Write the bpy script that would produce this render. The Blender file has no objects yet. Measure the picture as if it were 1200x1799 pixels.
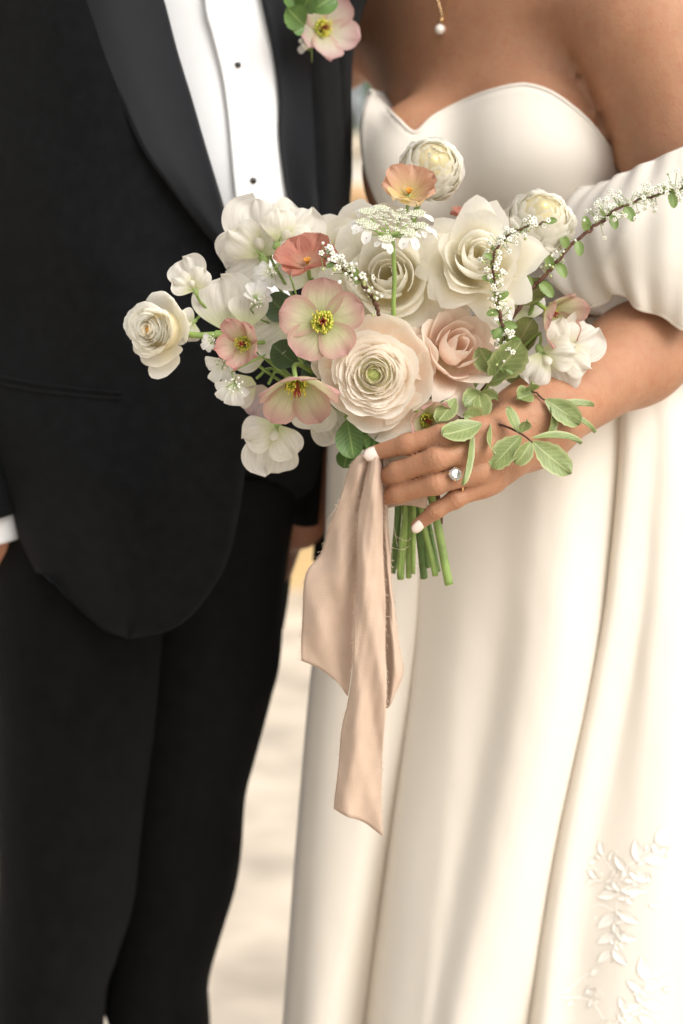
import bpy, math, random
import numpy as np
from mathutils import Vector, Matrix
from mathutils.bvhtree import BVHTree

random.seed(7)
rng = np.random.default_rng(7)
S = bpy.context.scene
COL = S.collection
R = math.radians

# ------------------------------------------------------------------ camera
CAM = np.array([0.0, -1.22, 1.12])
PITCH = R(8.0)
TAN = math.tan(R(15.5))
cam_d = bpy.data.cameras.new('camera')
cam_d.sensor_fit = 'VERTICAL'; cam_d.sensor_height = 36.0; cam_d.sensor_width = 24.0
cam_d.lens = 18.0 / TAN
cam_d.clip_start = 0.05; cam_d.clip_end = 400
cam_d.dof.use_dof = True
cam_d.dof.focus_distance = 1.205
cam_d.dof.aperture_fstop = 5.0
cam = bpy.data.objects.new('camera', cam_d); COL.objects.link(cam)
cam.location = CAM; cam.rotation_euler = (R(90) - PITCH, 0, 0)
S.camera = cam

# ------------------------------------------------------------------ light
SUN_EL, SUN_AZ = R(43), R(132)          # azimuth measured from +Y (away from camera) clockwise to +X
w = bpy.data.worlds.new('World'); S.world = w; w.use_nodes = True
nt = w.node_tree; bg = nt.nodes['Background']
sky = nt.nodes.new('ShaderNodeTexSky'); sky.sky_type = 'NISHITA'; sky.sun_disc = False
sky.sun_elevation = SUN_EL; sky.sun_rotation = SUN_AZ; sky.dust_density = 4.0; sky.air_density = 1.0
hs = nt.nodes.new('ShaderNodeHueSaturation'); hs.inputs['Saturation'].default_value = 0.22
nt.links.new(sky.outputs[0], hs.inputs['Color']); nt.links.new(hs.outputs[0], bg.inputs['Color'])
bg.inputs['Strength'].default_value = 0.165
sl = bpy.data.lights.new('sun', 'SUN'); sl.energy = 1.2; sl.angle = R(50); sl.color = (1.0, 0.945, 0.875)
so = bpy.data.objects.new('sun', sl); COL.objects.link(so)
sd = Vector((math.sin(SUN_AZ) * math.cos(SUN_EL), math.cos(SUN_AZ) * math.cos(SUN_EL), math.sin(SUN_EL)))
so.rotation_euler = (-sd).to_track_quat('-Z', 'Y').to_euler()
so.location = sd * 6
S.view_settings.view_transform = 'Standard'; S.view_settings.look = 'None'
S.view_settings.gamma = 1.0; S.view_settings.use_curve_mapping = False
S.view_settings.exposure = 0.40
S.cycles.use_denoising = True
S.cycles.max_bounces = 14; S.cycles.diffuse_bounces = 12; S.cycles.transmission_bounces = 4
S.cycles.sample_clamp_indirect = 6

# ------------------------------------------------------------------ geometry helpers
FWD = np.array([0, math.cos(PITCH), -math.sin(PITCH)])
UPV = np.array([0, math.sin(PITCH), math.cos(PITCH)])
def ray(px, py):
    xn = (px - 600) / 899.5 * TAN; yn = (899.5 - py) / 899.5 * TAN
    return FWD + xn * np.array([1.0, 0, 0]) + yn * UPV
def at(px, py, y):
    d = ray(px, py); return CAM + d * ((y - CAM[1]) / d[1])
def mpp(y): return (y - CAM[1]) * TAN / 899.5       # metres per photo pixel at depth y
def A3(pts): return np.array([at(*p) if len(p) == 3 else p for p in pts], float)

def cr(pts, n, closed=False):
    """Catmull-Rom resample of points to n samples, even in chord length."""
    P = np.asarray(pts, float)
    if closed: P = np.vstack([P, P[:1]])
    k = len(P)
    if k == 2:
        t = np.linspace(0, 1, n)[:, None]; return P[0] * (1 - t) + P[1] * t
    if closed: E = np.vstack([P[-2], P, P[1]])
    else: E = np.vstack([2 * P[0] - P[1], P, 2 * P[-1] - P[-2]])
    L = np.concatenate([[0], np.cumsum(np.linalg.norm(np.diff(P, axis=0), axis=1) + 1e-9)])
    s = np.linspace(0, L[-1], n)
    i = np.clip(np.searchsorted(L, s, 'right') - 1, 0, k - 2)
    t = ((s - L[i]) / (L[i + 1] - L[i]))[:, None]
    p0, p1, p2, p3 = E[i], E[i + 1], E[i + 2], E[i + 3]
    return 0.5 * (2 * p1 + (p2 - p0) * t + (2 * p0 - 5 * p1 + 4 * p2 - p3) * t**2 + (3 * p1 - p0 - 3 * p2 + p3) * t**3)

def cross(C, m):
    """C: (K, n, 3) curves -> (n, (K-1)*m+1, 3) by Catmull-Rom across the curves."""
    K = len(C); E = np.concatenate([[2 * C[0] - C[1]], C, [2 * C[-1] - C[-2]]]); out = []
    for i in range(K - 1):
        p0, p1, p2, p3 = E[i], E[i + 1], E[i + 2], E[i + 3]
        for j in range(m):
            t = j / m
            out.append(0.5 * (2 * p1 + (p2 - p0) * t + (2 * p0 - 5 * p1 + 4 * p2 - p3) * t**2 + (3 * p1 - p0 - 3 * p2 + p3) * t**3))
    out.append(C[-1])
    return np.stack(out, 1)

def gridfaces(n, m, off=0, wrap=False):
    f = []
    for i in range(n - 1):
        for j in range(m if wrap else m - 1):
            a = off + i * m + j; b = off + i * m + (j + 1) % m
            f.append((a, b, b + m, a + m))
    return f

class MB:
    def __init__(s): s.v = []; s.f = []; s.uv = []; s.n = 0
    def add(s, V, F, UV=None):
        V = np.asarray(V, float).reshape(-1, 3)
        s.f += [tuple(i + s.n for i in q) for q in F]; s.v.append(V)
        s.uv.append(np.zeros((len(V), 2)) if UV is None else np.asarray(UV, float).reshape(-1, 2)); s.n += len(V)
    def grid(s, G, wrap=False, uv=True):
        n, m = G.shape[:2]
        U = np.stack(np.meshgrid(np.linspace(0, 1, m), np.linspace(0, 1, n)), -1)
        s.add(G, gridfaces(n, m, 0, wrap), U)
    def tube(s, pts, rad, k=8, n=None, cap=True):
        P = np.asarray(pts, float)
        n = n or max(len(P) * 4, 4)
        rr = np.interp(np.linspace(0, 1, n), np.linspace(0, 1, np.size(rad)) if np.size(rad) > 1 else [0, 1], rad if np.size(rad) > 1 else [rad, rad])
        P = cr(P, n)
        T = np.gradient(P, axis=0); T /= np.linalg.norm(T, axis=1)[:, None] + 1e-12
        x = np.cross(T[0], [0.3, 0.9, 0.31]); x /= np.linalg.norm(x)
        V = []
        for i in range(n):
            x = x - T[i] * x.dot(T[i]); x /= np.linalg.norm(x) + 1e-12; y = np.cross(T[i], x)
            a = np.arange(k) * 2 * math.pi / k
            V.append(P[i] + rr[i] * (np.cos(a)[:, None] * x + np.sin(a)[:, None] * y))
        V = np.array(V)
        U = np.stack(np.meshgrid(np.linspace(0, 1, k), np.linspace(0, 1, n)), -1)
        F = gridfaces(n, k, 0, True)
        if cap: F = F + [tuple(range(k))[::-1], tuple((n - 1) * k + j for j in range(k))]
        s.add(V, F, U)
    def ball(s, c, r, k=6, m=5, axis=None):
        r = np.broadcast_to(np.asarray(r, float), (3,))
        th = np.linspace(0, math.pi, m)[:, None]; ph = np.arange(k)[None] * 2 * math.pi / k
        G = np.stack([r[0] * np.sin(th) * np.cos(ph), r[1] * np.sin(th) * np.sin(ph), r[2] * np.cos(th) + 0 * ph], -1)
        if axis is not None: G = G @ basis(axis).T
        n_, m_ = G.shape[:2]
        U = np.stack(np.meshgrid(np.linspace(0, 1, k), np.linspace(0, 1, m)), -1)
        s.add(G + np.asarray(c), gridfaces(n_, m_, 0, True), U)
    def build(s, name, m, parent=None, smooth=True, solid=0, off=0):
        return mk(name, np.vstack(s.v), s.f, m, parent, np.vstack(s.uv), smooth, solid, off)

def basis(axis, roll=0.0):
    z = np.asarray(axis, float); z = z / np.linalg.norm(z)
    x = np.cross([0, 0, 1.0], z)
    if np.linalg.norm(x) < 1e-3: x = np.array([1.0, 0, 0])
    x /= np.linalg.norm(x); y = np.cross(z, x)
    c, s_ = math.cos(roll), math.sin(roll)
    return np.stack([c * x + s_ * y, -s_ * x + c * y, z], 1)

ORG = {}
def mk(name, V, F, mat, parent=None, UV=None, smooth=True, solid=0, off=0):
    o0 = ORG.get(parent.name, np.zeros(3)) if parent else np.zeros(3)
    me = bpy.data.meshes.new(name)
    me.from_pydata((np.asarray(V) - o0).tolist(), [], [tuple(int(i) for i in f) for f in F]); me.validate(); me.update()
    if UV is not None:
        ul = me.uv_layers.new(name='UVMap')
        li = np.empty(len(me.loops), np.int32); me.loops.foreach_get('vertex_index', li)
        ul.data.foreach_set('uv', np.asarray(UV, np.float32)[li].ravel())
    if smooth: me.polygons.foreach_set('use_smooth', np.ones(len(me.polygons), bool))
    me.materials.append(mat)
    o = bpy.data.objects.new(name, me); COL.objects.link(o)
    if parent: o.parent = parent
    ORG[o.name] = o0
    if solid:
        md = o.modifiers.new('thickness', 'SOLIDIFY'); md.thickness = solid; md.offset = off
    return o

def tag(o, label=None, cat=None, group=None, kind=None):
    if label: o['label'] = label
    if cat: o['category'] = cat
    if group: o['group'] = group
    if kind: o['kind'] = kind
    return o
def thing(name, loc, label, cat, group=None):
    o = bpy.data.objects.new(name, None); COL.objects.link(o); o.empty_display_size = .02
    o.location = [float(c) for c in loc]; ORG[o.name] = np.array(loc, float)
    return tag(o, label, cat, group)
def bvh_of(o):
    me = o.data; o0 = ORG[o.name]
    return BVHTree.FromPolygons([tuple(np.array(v.co) + o0) for v in me.vertices], [tuple(p.vertices) for p in me.polygons])
def hit(bvh, px, py):
    d = ray(px, py); d = d / np.linalg.norm(d)
    l, n, i, t = bvh.ray_cast(Vector(CAM), Vector(d))
    if l is None: return None, None
    n = np.array(n)
    if n.dot(d) > 0: n = -n
    return np.array(l), n

# ------------------------------------------------------------------ materials
def nodes(name):
    m = bpy.data.materials.new(name); m.use_nodes = True
    return m, m.node_tree, m.node_tree.nodes['Principled BSDF'], m.node_tree.nodes['Material Output']
def mat(name, col, rough=.6, spec=.4, noise=.0, nscale=40, bump=0, bscale=300, sheen=0, metal=0, sss=0, sssr=(1, .4, .2), col2=None, fine=0):
    m, t, p, out = nodes(name)
    p.inputs['Base Color'].default_value = (*col, 1); p.inputs['Roughness'].default_value = rough
    p.inputs['Specular IOR Level'].default_value = spec; p.inputs['Metallic'].default_value = metal
    if sheen: p.inputs['Sheen Weight'].default_value = sheen; p.inputs['Sheen Roughness'].default_value = .5
    if sss:
        p.inputs['Subsurface Weight'].default_value = 1.0 if sss > .5 else sss; p.inputs['Subsurface Radius'].default_value = sssr; p.inputs['Subsurface Scale'].default_value = .006
    tc = t.nodes.new('ShaderNodeTexCoord')
    if noise:
        n = t.nodes.new('ShaderNodeTexNoise'); n.inputs['Scale'].default_value = nscale; n.inputs['Detail'].default_value = 5
        t.links.new(tc.outputs['Object'], n.inputs['Vector'])
        r = t.nodes.new('ShaderNodeMix'); r.data_type = 'RGBA'
        c2 = col2 or tuple(c * (1 - noise) for c in col); c1 = col if col2 else tuple(min(1, c * (1 + noise)) for c in col)
        mr = t.nodes.new('ShaderNodeMapRange'); mr.inputs[1].default_value = .3; mr.inputs[2].default_value = .7
        t.links.new(n.outputs[0], mr.inputs[0]); t.links.new(mr.outputs[0], r.inputs[0])
        r.inputs[6].default_value = (*c1, 1); r.inputs[7].default_value = (*c2, 1)
        t.links.new(r.outputs[2], p.inputs['Base Color'])
    if bump:
        n2 = t.nodes.new('ShaderNodeTexNoise'); n2.inputs['Scale'].default_value = bscale; n2.inputs['Detail'].default_value = 3
        t.links.new(tc.outputs['Object'], n2.inputs['Vector'])
        b = t.nodes.new('ShaderNodeBump'); b.inputs['Strength'].default_value = bump; b.inputs['Distance'].default_value = .001
        t.links.new(n2.outputs[0], b.inputs['Height']); t.links.new(b.outputs[0], p.inputs['Normal'])
    return m

def petal_mat(name, base, mid, tip, edge=None, edge_amt=.6, trans=.48, vein=.12, vfreq=26, rough=.55, rev=None):
    """Pigment runs from the petal's base to its tip and to its margin (UV), with fine veins."""
    m, t, p, out = nodes(name); N = t.nodes.new; Lk = t.links.new
    uv = N('ShaderNodeUVMap'); sp = N('ShaderNodeSeparateXYZ'); Lk(uv.outputs[0], sp.inputs[0])
    ramp = N('ShaderNodeValToRGB'); e = ramp.color_ramp.elements
    e[0].position = .12; e[0].color = (*base, 1); e[1].position = .95; e[1].color = (*tip, 1)
    x = e.new(.5); x.color = (*mid, 1)
    nz = N('ShaderNodeTexNoise'); nz.inputs['Scale'].default_value = 5; nz.inputs['Detail'].default_value = 4
    tc = N('ShaderNodeTexCoord'); mp = N('ShaderNodeMapping'); mp.inputs['Scale'].default_value = (60, 60, 60)
    Lk(tc.outputs['Object'], mp.inputs[0]); Lk(mp.outputs[0], nz.inputs['Vector'])
    ad = N('ShaderNodeMath'); ad.operation = 'MULTIPLY_ADD'; Lk(nz.outputs[0], ad.inputs[0]); ad.inputs[1].default_value = .25
    sb = N('ShaderNodeMath'); sb.operation = 'SUBTRACT'; Lk(sp.outputs[1], sb.inputs[0]); sb.inputs[1].default_value = .125
    Lk(sb.outputs[0], ad.inputs[2]); Lk(ad.outputs[0], ramp.inputs[0])
    col = ramp.outputs[0]
    if edge:
        a = N('ShaderNodeMath'); a.operation = 'MULTIPLY_ADD'; a.inputs[1].default_value = 2; a.inputs[2].default_value = -1; Lk(sp.outputs[0], a.inputs[0])
        b = N('ShaderNodeMath'); b.operation = 'ABSOLUTE'; Lk(a.outputs[0], b.inputs[0])
        c = N('ShaderNodeMath'); c.operation = 'MAXIMUM'; Lk(b.outputs[0], c.inputs[0]); Lk(sp.outputs[1], c.inputs[1])
        mr = N('ShaderNodeMapRange'); mr.interpolation_type = 'SMOOTHSTEP'; mr.inputs[1].default_value = .45; mr.inputs[2].default_value = 1.0; mr.inputs[4].default_value = edge_amt
        Lk(c.outputs[0], mr.inputs[0])
        mx = N('ShaderNodeMix'); mx.data_type = 'RGBA'; Lk(mr.outputs[0], mx.inputs[0]); Lk(col, mx.inputs[6]); mx.inputs[7].default_value = (*edge, 1)
        col = mx.outputs[2]
    # veins along v
    m2 = N('ShaderNodeMapping'); m2.inputs['Scale'].default_value = (vfreq, 2.5, 1); Lk(uv.outputs[0], m2.inputs[0])
    n2 = N('ShaderNodeTexNoise'); n2.inputs['Scale'].default_value = 1.0; n2.inputs['Detail'].default_value = 3; Lk(m2.outputs[0], n2.inputs['Vector'])
    vm = N('ShaderNodeMapRange'); vm.inputs[1].default_value = .3; vm.inputs[2].default_value = .7; vm.inputs[3].default_value = 1 - vein; vm.inputs[4].default_value = 1.0
    Lk(n2.outputs[0], vm.inputs[0])
    mu = N('ShaderNodeMix'); mu.data_type = 'RGBA'; mu.blend_type = 'MULTIPLY'; mu.inputs[0].default_value = 1; Lk(col, mu.inputs[6]); Lk(vm.outputs[0], mu.inputs[7])
    col = mu.outputs[2]
    Lk(col, p.inputs['Base Color']); p.inputs['Roughness'].default_value = rough; p.inputs['Specular IOR Level'].default_value = .2
    b = N('ShaderNodeBump'); b.inputs['Strength'].default_value = .35; b.inputs['Distance'].default_value = .0006; Lk(n2.outputs[0], b.inputs['Height']); Lk(b.outputs[0], p.inputs['Normal'])
    tr = N('ShaderNodeBsdfTranslucent'); Lk(col, tr.inputs[0])
    ms = N('ShaderNodeMixShader'); ms.inputs[0].default_value = trans; Lk(p.outputs[0], ms.inputs[1]); Lk(tr.outputs[0], ms.inputs[2]); Lk(ms.outputs[0], out.inputs[0])
    return m

def leaf_mat(name, col, rib, margin=None, trans=.2, rough=.45):
    m, t, p, out = nodes(name); N = t.nodes.new; Lk = t.links.new
    uv = N('ShaderNodeUVMap'); sp = N('ShaderNodeSeparateXYZ'); Lk(uv.outputs[0], sp.inputs[0])
    a = N('ShaderNodeMath'); a.operation = 'MULTIPLY_ADD'; a.inputs[1].default_value = 2; a.inputs[2].default_value = -1; Lk(sp.outputs[0], a.inputs[0])
    b = N('ShaderNodeMath'); b.operation = 'ABSOLUTE'; Lk(a.outputs[0], b.inputs[0])
    # side veins: v - 0.35*|u| stripes
    c = N('ShaderNodeMath'); c.operation = 'MULTIPLY_ADD'; c.inputs[1].default_value = -.3; Lk(b.outputs[0], c.inputs[0]); Lk(sp.outputs[1], c.inputs[2])
    d = N('ShaderNodeMath'); d.operation = 'MULTIPLY'; d.inputs[1].default_value = 50; Lk(c.outputs[0], d.inputs[0])
    e = N('ShaderNodeMath'); e.operation = 'SINE'; Lk(d.outputs[0], e.inputs[0])
    f = N('ShaderNodeMapRange'); f.inputs[1].default_value = .75; f.inputs[2].default_value = 1; f.inputs[4].default_value = .4; Lk(e.outputs[0], f.inputs[0])
    g = N('ShaderNodeMapRange'); g.inputs[1].default_value = .03; g.inputs[2].default_value = .09; g.inputs[3].default_value = .9; g.inputs[4].default_value = 0; Lk(b.outputs[0], g.inputs[0])
    h = N('ShaderNodeMath'); h.operation = 'MAXIMUM'; Lk(f.outputs[0], h.inputs[0]); Lk(g.outputs[0], h.inputs[1])
    nz = N('ShaderNodeTexNoise'); nz.inputs['Scale'].default_value = 130; tc = N('ShaderNodeTexCoord'); Lk(tc.outputs['Object'], nz.inputs['Vector'])
    mx0 = N('ShaderNodeMix'); mx0.data_type = 'RGBA'; Lk(nz.outputs[0], mx0.inputs[0]); mx0.inputs[6].default_value = (*[q * .65 for q in col], 1); mx0.inputs[7].default_value = (*[q * 1.35 for q in col], 1)
    mx = N('ShaderNodeMix'); mx.data_type = 'RGBA'; Lk(h.outputs[0], mx.inputs[0]); Lk(mx0.outputs[2], mx.inputs[6]); mx.inputs[7].default_value = (*rib, 1)
    o = mx.outputs[2]
    if margin:
        k = N('ShaderNodeMapRange'); k.inputs[1].default_value = .7; k.inputs[2].default_value = .95; k.inputs[4].default_value = .8; Lk(b.outputs[0], k.inputs[0])
        my = N('ShaderNodeMix'); my.data_type = 'RGBA'; Lk(k.outputs[0], my.inputs[0]); Lk(o, my.inputs[6]); my.inputs[7].default_value = (*margin, 1); o = my.outputs[2]
    Lk(o, p.inputs['Base Color']); p.inputs['Roughness'].default_value = rough
    tr = N('ShaderNodeBsdfTranslucent'); Lk(o, tr.inputs[0])
    ms = N('ShaderNodeMixShader'); ms.inputs[0].default_value = trans; Lk(p.outputs[0], ms.inputs[1]); Lk(tr.outputs[0], ms.inputs[2]); Lk(ms.outputs[0], out.inputs[0])
    return m

def weave(m, scale, strength, rot=0.0, kind='BANDS', coldark=.0):
    """Adds a fine woven rib in relief (bump) along a direction in UV-free object space."""
    t = m.node_tree; p = t.nodes['Principled BSDF']; N = t.nodes.new; Lk = t.links.new
    tc = N('ShaderNodeTexCoord'); mp = N('ShaderNodeMapping'); mp.inputs['Rotation'].default_value = (0, rot, 0)
    Lk(tc.outputs['Object'], mp.inputs[0])
    wv = N('ShaderNodeTexWave'); wv.inputs['Scale'].default_value = scale; wv.inputs['Distortion'].default_value = .6; wv.inputs['Detail'].default_value = 1
    wv.bands_direction = 'X'; Lk(mp.outputs[0], wv.inputs['Vector'])
    b = N('ShaderNodeBump'); b.inputs['Strength'].default_value = strength; b.inputs['Distance'].default_value = .0006; Lk(wv.outputs[1], b.inputs['Height'])
    old = p.inputs['Normal'].links
    if old: Lk(old[0].from_socket, b.inputs['Normal'])
    Lk(b.outputs[0], p.inputs['Normal'])
    return m

M = dict(
    suit=mat('black wool', (.0040, .0044, .0050), .85, .11, .35, 90, .8, 1400, sheen=.035),
    trousers=mat('black trouser wool', (.0040, .0042, .0042), .88, .09, .3, 70, .8, 1400, sheen=.02),
    lapel=weave(mat('grosgrain silk', (.0085, .0100, .0130), .46, .22, .12, 30), 330, .8, R(35)),
    shirt=mat('white shirt cotton', (.80, .80, .80), .75, .25, .02, 30, .12, 700),
    stud=mat('black onyx stud', (.01, .01, .01), .15, .6), studrim=mat('silver stud rim', (.55, .53, .5), .3, .5, metal=1),
    skin=mat('tan skin', (.390, .200, .112), .54, .28, .08, 34, .3, 520, sss=.25),
    skin2=mat('groom skin', (.50, .24, .15), .5, .35, .08, 20, .2, 420, sss=.2),
    nail=mat('white nail polish', (.74, .62, .54), .2, .5),
    satin=mat('ivory satin', (.715, .660, .575), .6, .2, .03, 6, .14, 1100, sheen=.1),
    stitch=mat('ivory embroidery thread', (.84, .80, .73), .5, .4, .04, 200, .4, 1500),
    ribbon=weave(mat('blush silk', (.56, .415, .315), .9, .08, .07, 60, .6, 1300, sheen=.05), 500, .25, 0),
    gold=mat('gold', (.85, .58, .3), .22, .5, metal=1),
    pearl=mat('pearl', (.80, .74, .66), .2, .6),
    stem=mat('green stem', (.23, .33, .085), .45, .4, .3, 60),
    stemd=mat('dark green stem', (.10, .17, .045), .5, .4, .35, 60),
    cut=mat('cut stem end', (.42, .46, .24), .7),
    twig=mat('brown twig', (.10, .045, .028), .7, .3, .4, 150, .4, 400),
    calyx=mat('pale green calyx', (.30, .41, .14), .5, .3, .25, 120),
    eye=mat('green flower eye', (.36, .40, .13), .6, .3, .35, 300),
    amber=mat('amber flower eye', (.62, .30, .05), .6, .3, .4, 300),
    creameye=mat('cream flower eye', (.80, .78, .48), .6, .3, .15, 300),
    darkeye=mat('dark flower eye', (.08, .06, .03), .7),
    anther=mat('yellow anther', (.66, .56, .09), .6, .3, .25, 400),
    nectary=mat('lime nectary', (.46, .50, .07), .45, .4, .3, 300),
    style=mat('red style', (.33, .07, .04), .5, .4, .3, 300),
    blossom=mat('spirea blossom', (.80, .79, .70), .6, .3, .05, 300),
    budg=mat('green bud', (.42, .46, .20), .6, .3, .3, 300),
    thread=mat('frayed silk thread', (.70, .55, .42), .7, .2),
)
def skin_detail(m):
    t = m.node_tree; p = t.nodes['Principled BSDF']; N = t.nodes.new; Lk = t.links.new; tc = N('ShaderNodeTexCoord')
    n1 = N('ShaderNodeTexNoise'); n1.inputs['Scale'].default_value = 160; n1.inputs['Detail'].default_value = 6; Lk(tc.outputs['Object'], n1.inputs['Vector'])
    mr = N('ShaderNodeMapRange'); mr.inputs[1].default_value = .45; mr.inputs[2].default_value = .75; mr.inputs[4].default_value = .45; Lk(n1.outputs[0], mr.inputs[0])
    old = p.inputs['Base Color'].links[0].from_socket
    mx = N('ShaderNodeMix'); mx.data_type = 'RGBA'; Lk(mr.outputs[0], mx.inputs[0]); Lk(old, mx.inputs[6]); mx.inputs[7].default_value = (.36, .135, .075, 1); Lk(mx.outputs[2], p.inputs['Base Color'])
    vo = N('ShaderNodeTexVoronoi'); vo.inputs['Scale'].default_value = 700; Lk(tc.outputs['Object'], vo.inputs['Vector'])
    b = N('ShaderNodeBump'); b.inputs['Strength'].default_value = .30; b.inputs['Distance'].default_value = .0006; Lk(vo.outputs[0], b.inputs['Height']); Lk(p.inputs['Normal'].links[0].from_socket, b.inputs['Normal']); Lk(b.outputs[0], p.inputs['Normal'])
    r2 = N('ShaderNodeMapRange'); r2.inputs[3].default_value = .42; r2.inputs[4].default_value = .66; Lk(n1.outputs[0], r2.inputs[0]); Lk(r2.outputs[0], p.inputs['Roughness'])
skin_detail(M['skin'])
P = dict(
    peach=petal_mat('peach petal', (.93, .82, .58), (.95, .77, .62), (.96, .86, .74), edge=(.96, .92, .84), edge_amt=.8, vein=.04),
    peachin=petal_mat('peach inner petal', (.84, .83, .48), (.93, .87, .62), (.95, .90, .74), vein=.04),
    cream=petal_mat('cream petal', (.95, .76, .40), (.96, .88, .64), (.96, .92, .79), vein=.04),
    white=petal_mat('white petal', (.95, .88, .66), (.96, .92, .80), (.96, .94, .86), vein=.04, trans=.66),
    rose=petal_mat('white rose petal', (.95, .86, .58), (.96, .91, .76), (.96, .93, .83), vein=.04, trans=.66),
    blush=petal_mat('blush rose petal', (.86, .72, .50), (.90, .70, .57), (.91, .75, .63), edge=(.94, .84, .74), edge_amt=.5, vein=.06),
    hell=petal_mat('hellebore petal', (.56, .60, .28), (.72, .66, .44), (.68, .47, .39), edge=(.62, .33, .31), edge_amt=.7, vein=.16, vfreq=18),
    hellp=petal_mat('pink hellebore petal', (.66, .58, .28), (.74, .54, .43), (.70, .43, .38), edge=(.60, .29, .26), edge_amt=.7, vein=.16, vfreq=18),
    hellb=petal_mat('pale hellebore petal', (.70, .68, .42), (.76, .66, .55), (.72, .52, .48), edge=(.66, .36, .36), edge_amt=.6, vein=.12, vfreq=18),
    pea=petal_mat('sweet pea petal', (.80, .82, .50), (.91, .87, .77), (.93, .89, .81), vein=.20, vfreq=30, trans=.5),
    coral=petal_mat('coral petal', (.68, .42, .28), (.60, .235, .165), (.58, .24, .175), edge=(.66, .34, .26), edge_amt=.4, vein=.22, vfreq=24),
    apricot=petal_mat('apricot petal', (.72, .60, .24), (.74, .50, .30), (.72, .44, .31), edge=(.72, .40, .28), edge_amt=.4, vein=.15, vfreq=24),
    yel=petal_mat('pale yellow petal', (.78, .66, .28), (.80, .68, .34), (.80, .62, .38), vein=.1),
    lace=petal_mat('lace flower petal', (.86, .88, .70), (.93, .92, .88), (.94, .93, .89), vein=.06),
    lilac=petal_mat('lilac petal', (.6, .5, .42), (.60, .48, .50), (.58, .44, .46), vein=.15),
)
LF = dict(
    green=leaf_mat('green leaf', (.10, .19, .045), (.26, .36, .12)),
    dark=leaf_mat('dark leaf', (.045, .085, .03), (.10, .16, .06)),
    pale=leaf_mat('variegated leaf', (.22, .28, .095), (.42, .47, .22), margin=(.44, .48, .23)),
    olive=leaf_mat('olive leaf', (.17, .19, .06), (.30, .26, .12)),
    tiny=leaf_mat('tiny leaf', (.18, .27, .07), (.3, .38, .14)),
)

# ------------------------------------------------------------------ setting
def sheet(name, curves, m, parent=None, nv=40, mu=5, solid=0, off=0, disp=None):
    C = np.stack([cr(A3(c), nv) for c in curves]); G = cross(C, mu)
    if disp is not None: G = disp(G)
    b = MB(); b.grid(G); return b.build(name, m, parent, True, solid, off)
def tube_lr(name, L, Rr, yc, dp, m, parent=None, nv=40, k=28, wrinkle=None, solid=0, wrapcap=False):
    """Closed sleeve or trouser leg between two silhouette curves (px,py), axis at depth yc(t), half depth dp(t)."""
    t = np.linspace(0, 1, nv)
    Lc = cr(np.array([(a, b, 0) for a, b in L], float), nv); Rc = cr(np.array([(a, b, 0) for a, b in Rr], float), nv)
    ys = np.interp(t, np.linspace(0, 1, np.size(yc)), np.atleast_1d(yc)) if np.size(yc) > 1 else np.full(nv, yc)
    ds = np.interp(t, np.linspace(0, 1, np.size(dp)), np.atleast_1d(dp)) if np.size(dp) > 1 else np.full(nv, dp)
    G = np.zeros((nv, k, 3))
    for i in range(nv):
        c = (Lc[i] + Rc[i]) / 2; h = (Rc[i] - Lc[i]) / 2
        cen = at(c[0], c[1], ys[i]); e = at(Rc[i][0], Rc[i][1], ys[i]) - cen
        for j in range(k):
            a = 2 * math.pi * j / k; f = 1 + (wrinkle(t[i], a) if wrinkle else 0)
            G[i, j] = cen + e * math.cos(a) * f + np.array([0, -1, 0]) * ds[i] * math.sin(a) * f
    b = MB(); b.grid(G, wrap=True); return b.build(name, m, parent, True, solid)

def disc_ground():
    b = MB(); n = 64
    ring = [(0, 0, 0)] + [(r_ * math.cos(a), r_ * math.sin(a), 0) for r_ in (2, 6, 20, 120) for a in np.arange(n) * 2 * math.pi / n]
    F = [(0, 1 + j, 1 + (j + 1) % n) for j in range(n)]
    for i in range(3):
        for j in range(n): F.append((1 + i * n + j, 1 + (i + 1) * n + j, 1 + (i + 1) * n + (j + 1) % n, 1 + i * n + (j + 1) % n))
    b.add(ring, F); return b
gm = mat('pale stone paving', (.60, .51, .40), .75, .3, .26, 4.5, .4, 40)
tag(disc_ground().build('ground', gm, None, False), kind='structure')

def box(mb, lo, hi):
    x0, y0, z0 = lo; x1, y1, z1 = hi
    V = [(x0, y0, z0), (x1, y0, z0), (x1, y1, z0), (x0, y1, z0), (x0, y0, z1), (x1, y0, z1), (x1, y1, z1), (x0, y1, z1)]
    mb.add(V, [(0, 3, 2, 1), (4, 5, 6, 7), (0, 1, 5, 4), (1, 2, 6, 5), (2, 3, 7, 6), (3, 0, 4, 7)])
wallm = mat('pale plaster', (.74, .71, .64), .85, .2, .06, 3, .3, 30)
wt = thing('garden_wall', (0, 8.3, 0), 'pale plastered garden wall blurred behind the couple', 'wall')
b = MB(); box(b, (-9, 8.1, 0), (9, 8.5, 1.62)); b.build('wall', wallm, wt, False)
b = MB(); box(b, (-9.1, 8.03, 1.62), (9.1, 8.57, 1.70)); b.build('coping', mat('sandstone coping', (.62, .55, .43), .8, .2, .1, 6), wt, False)
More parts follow.
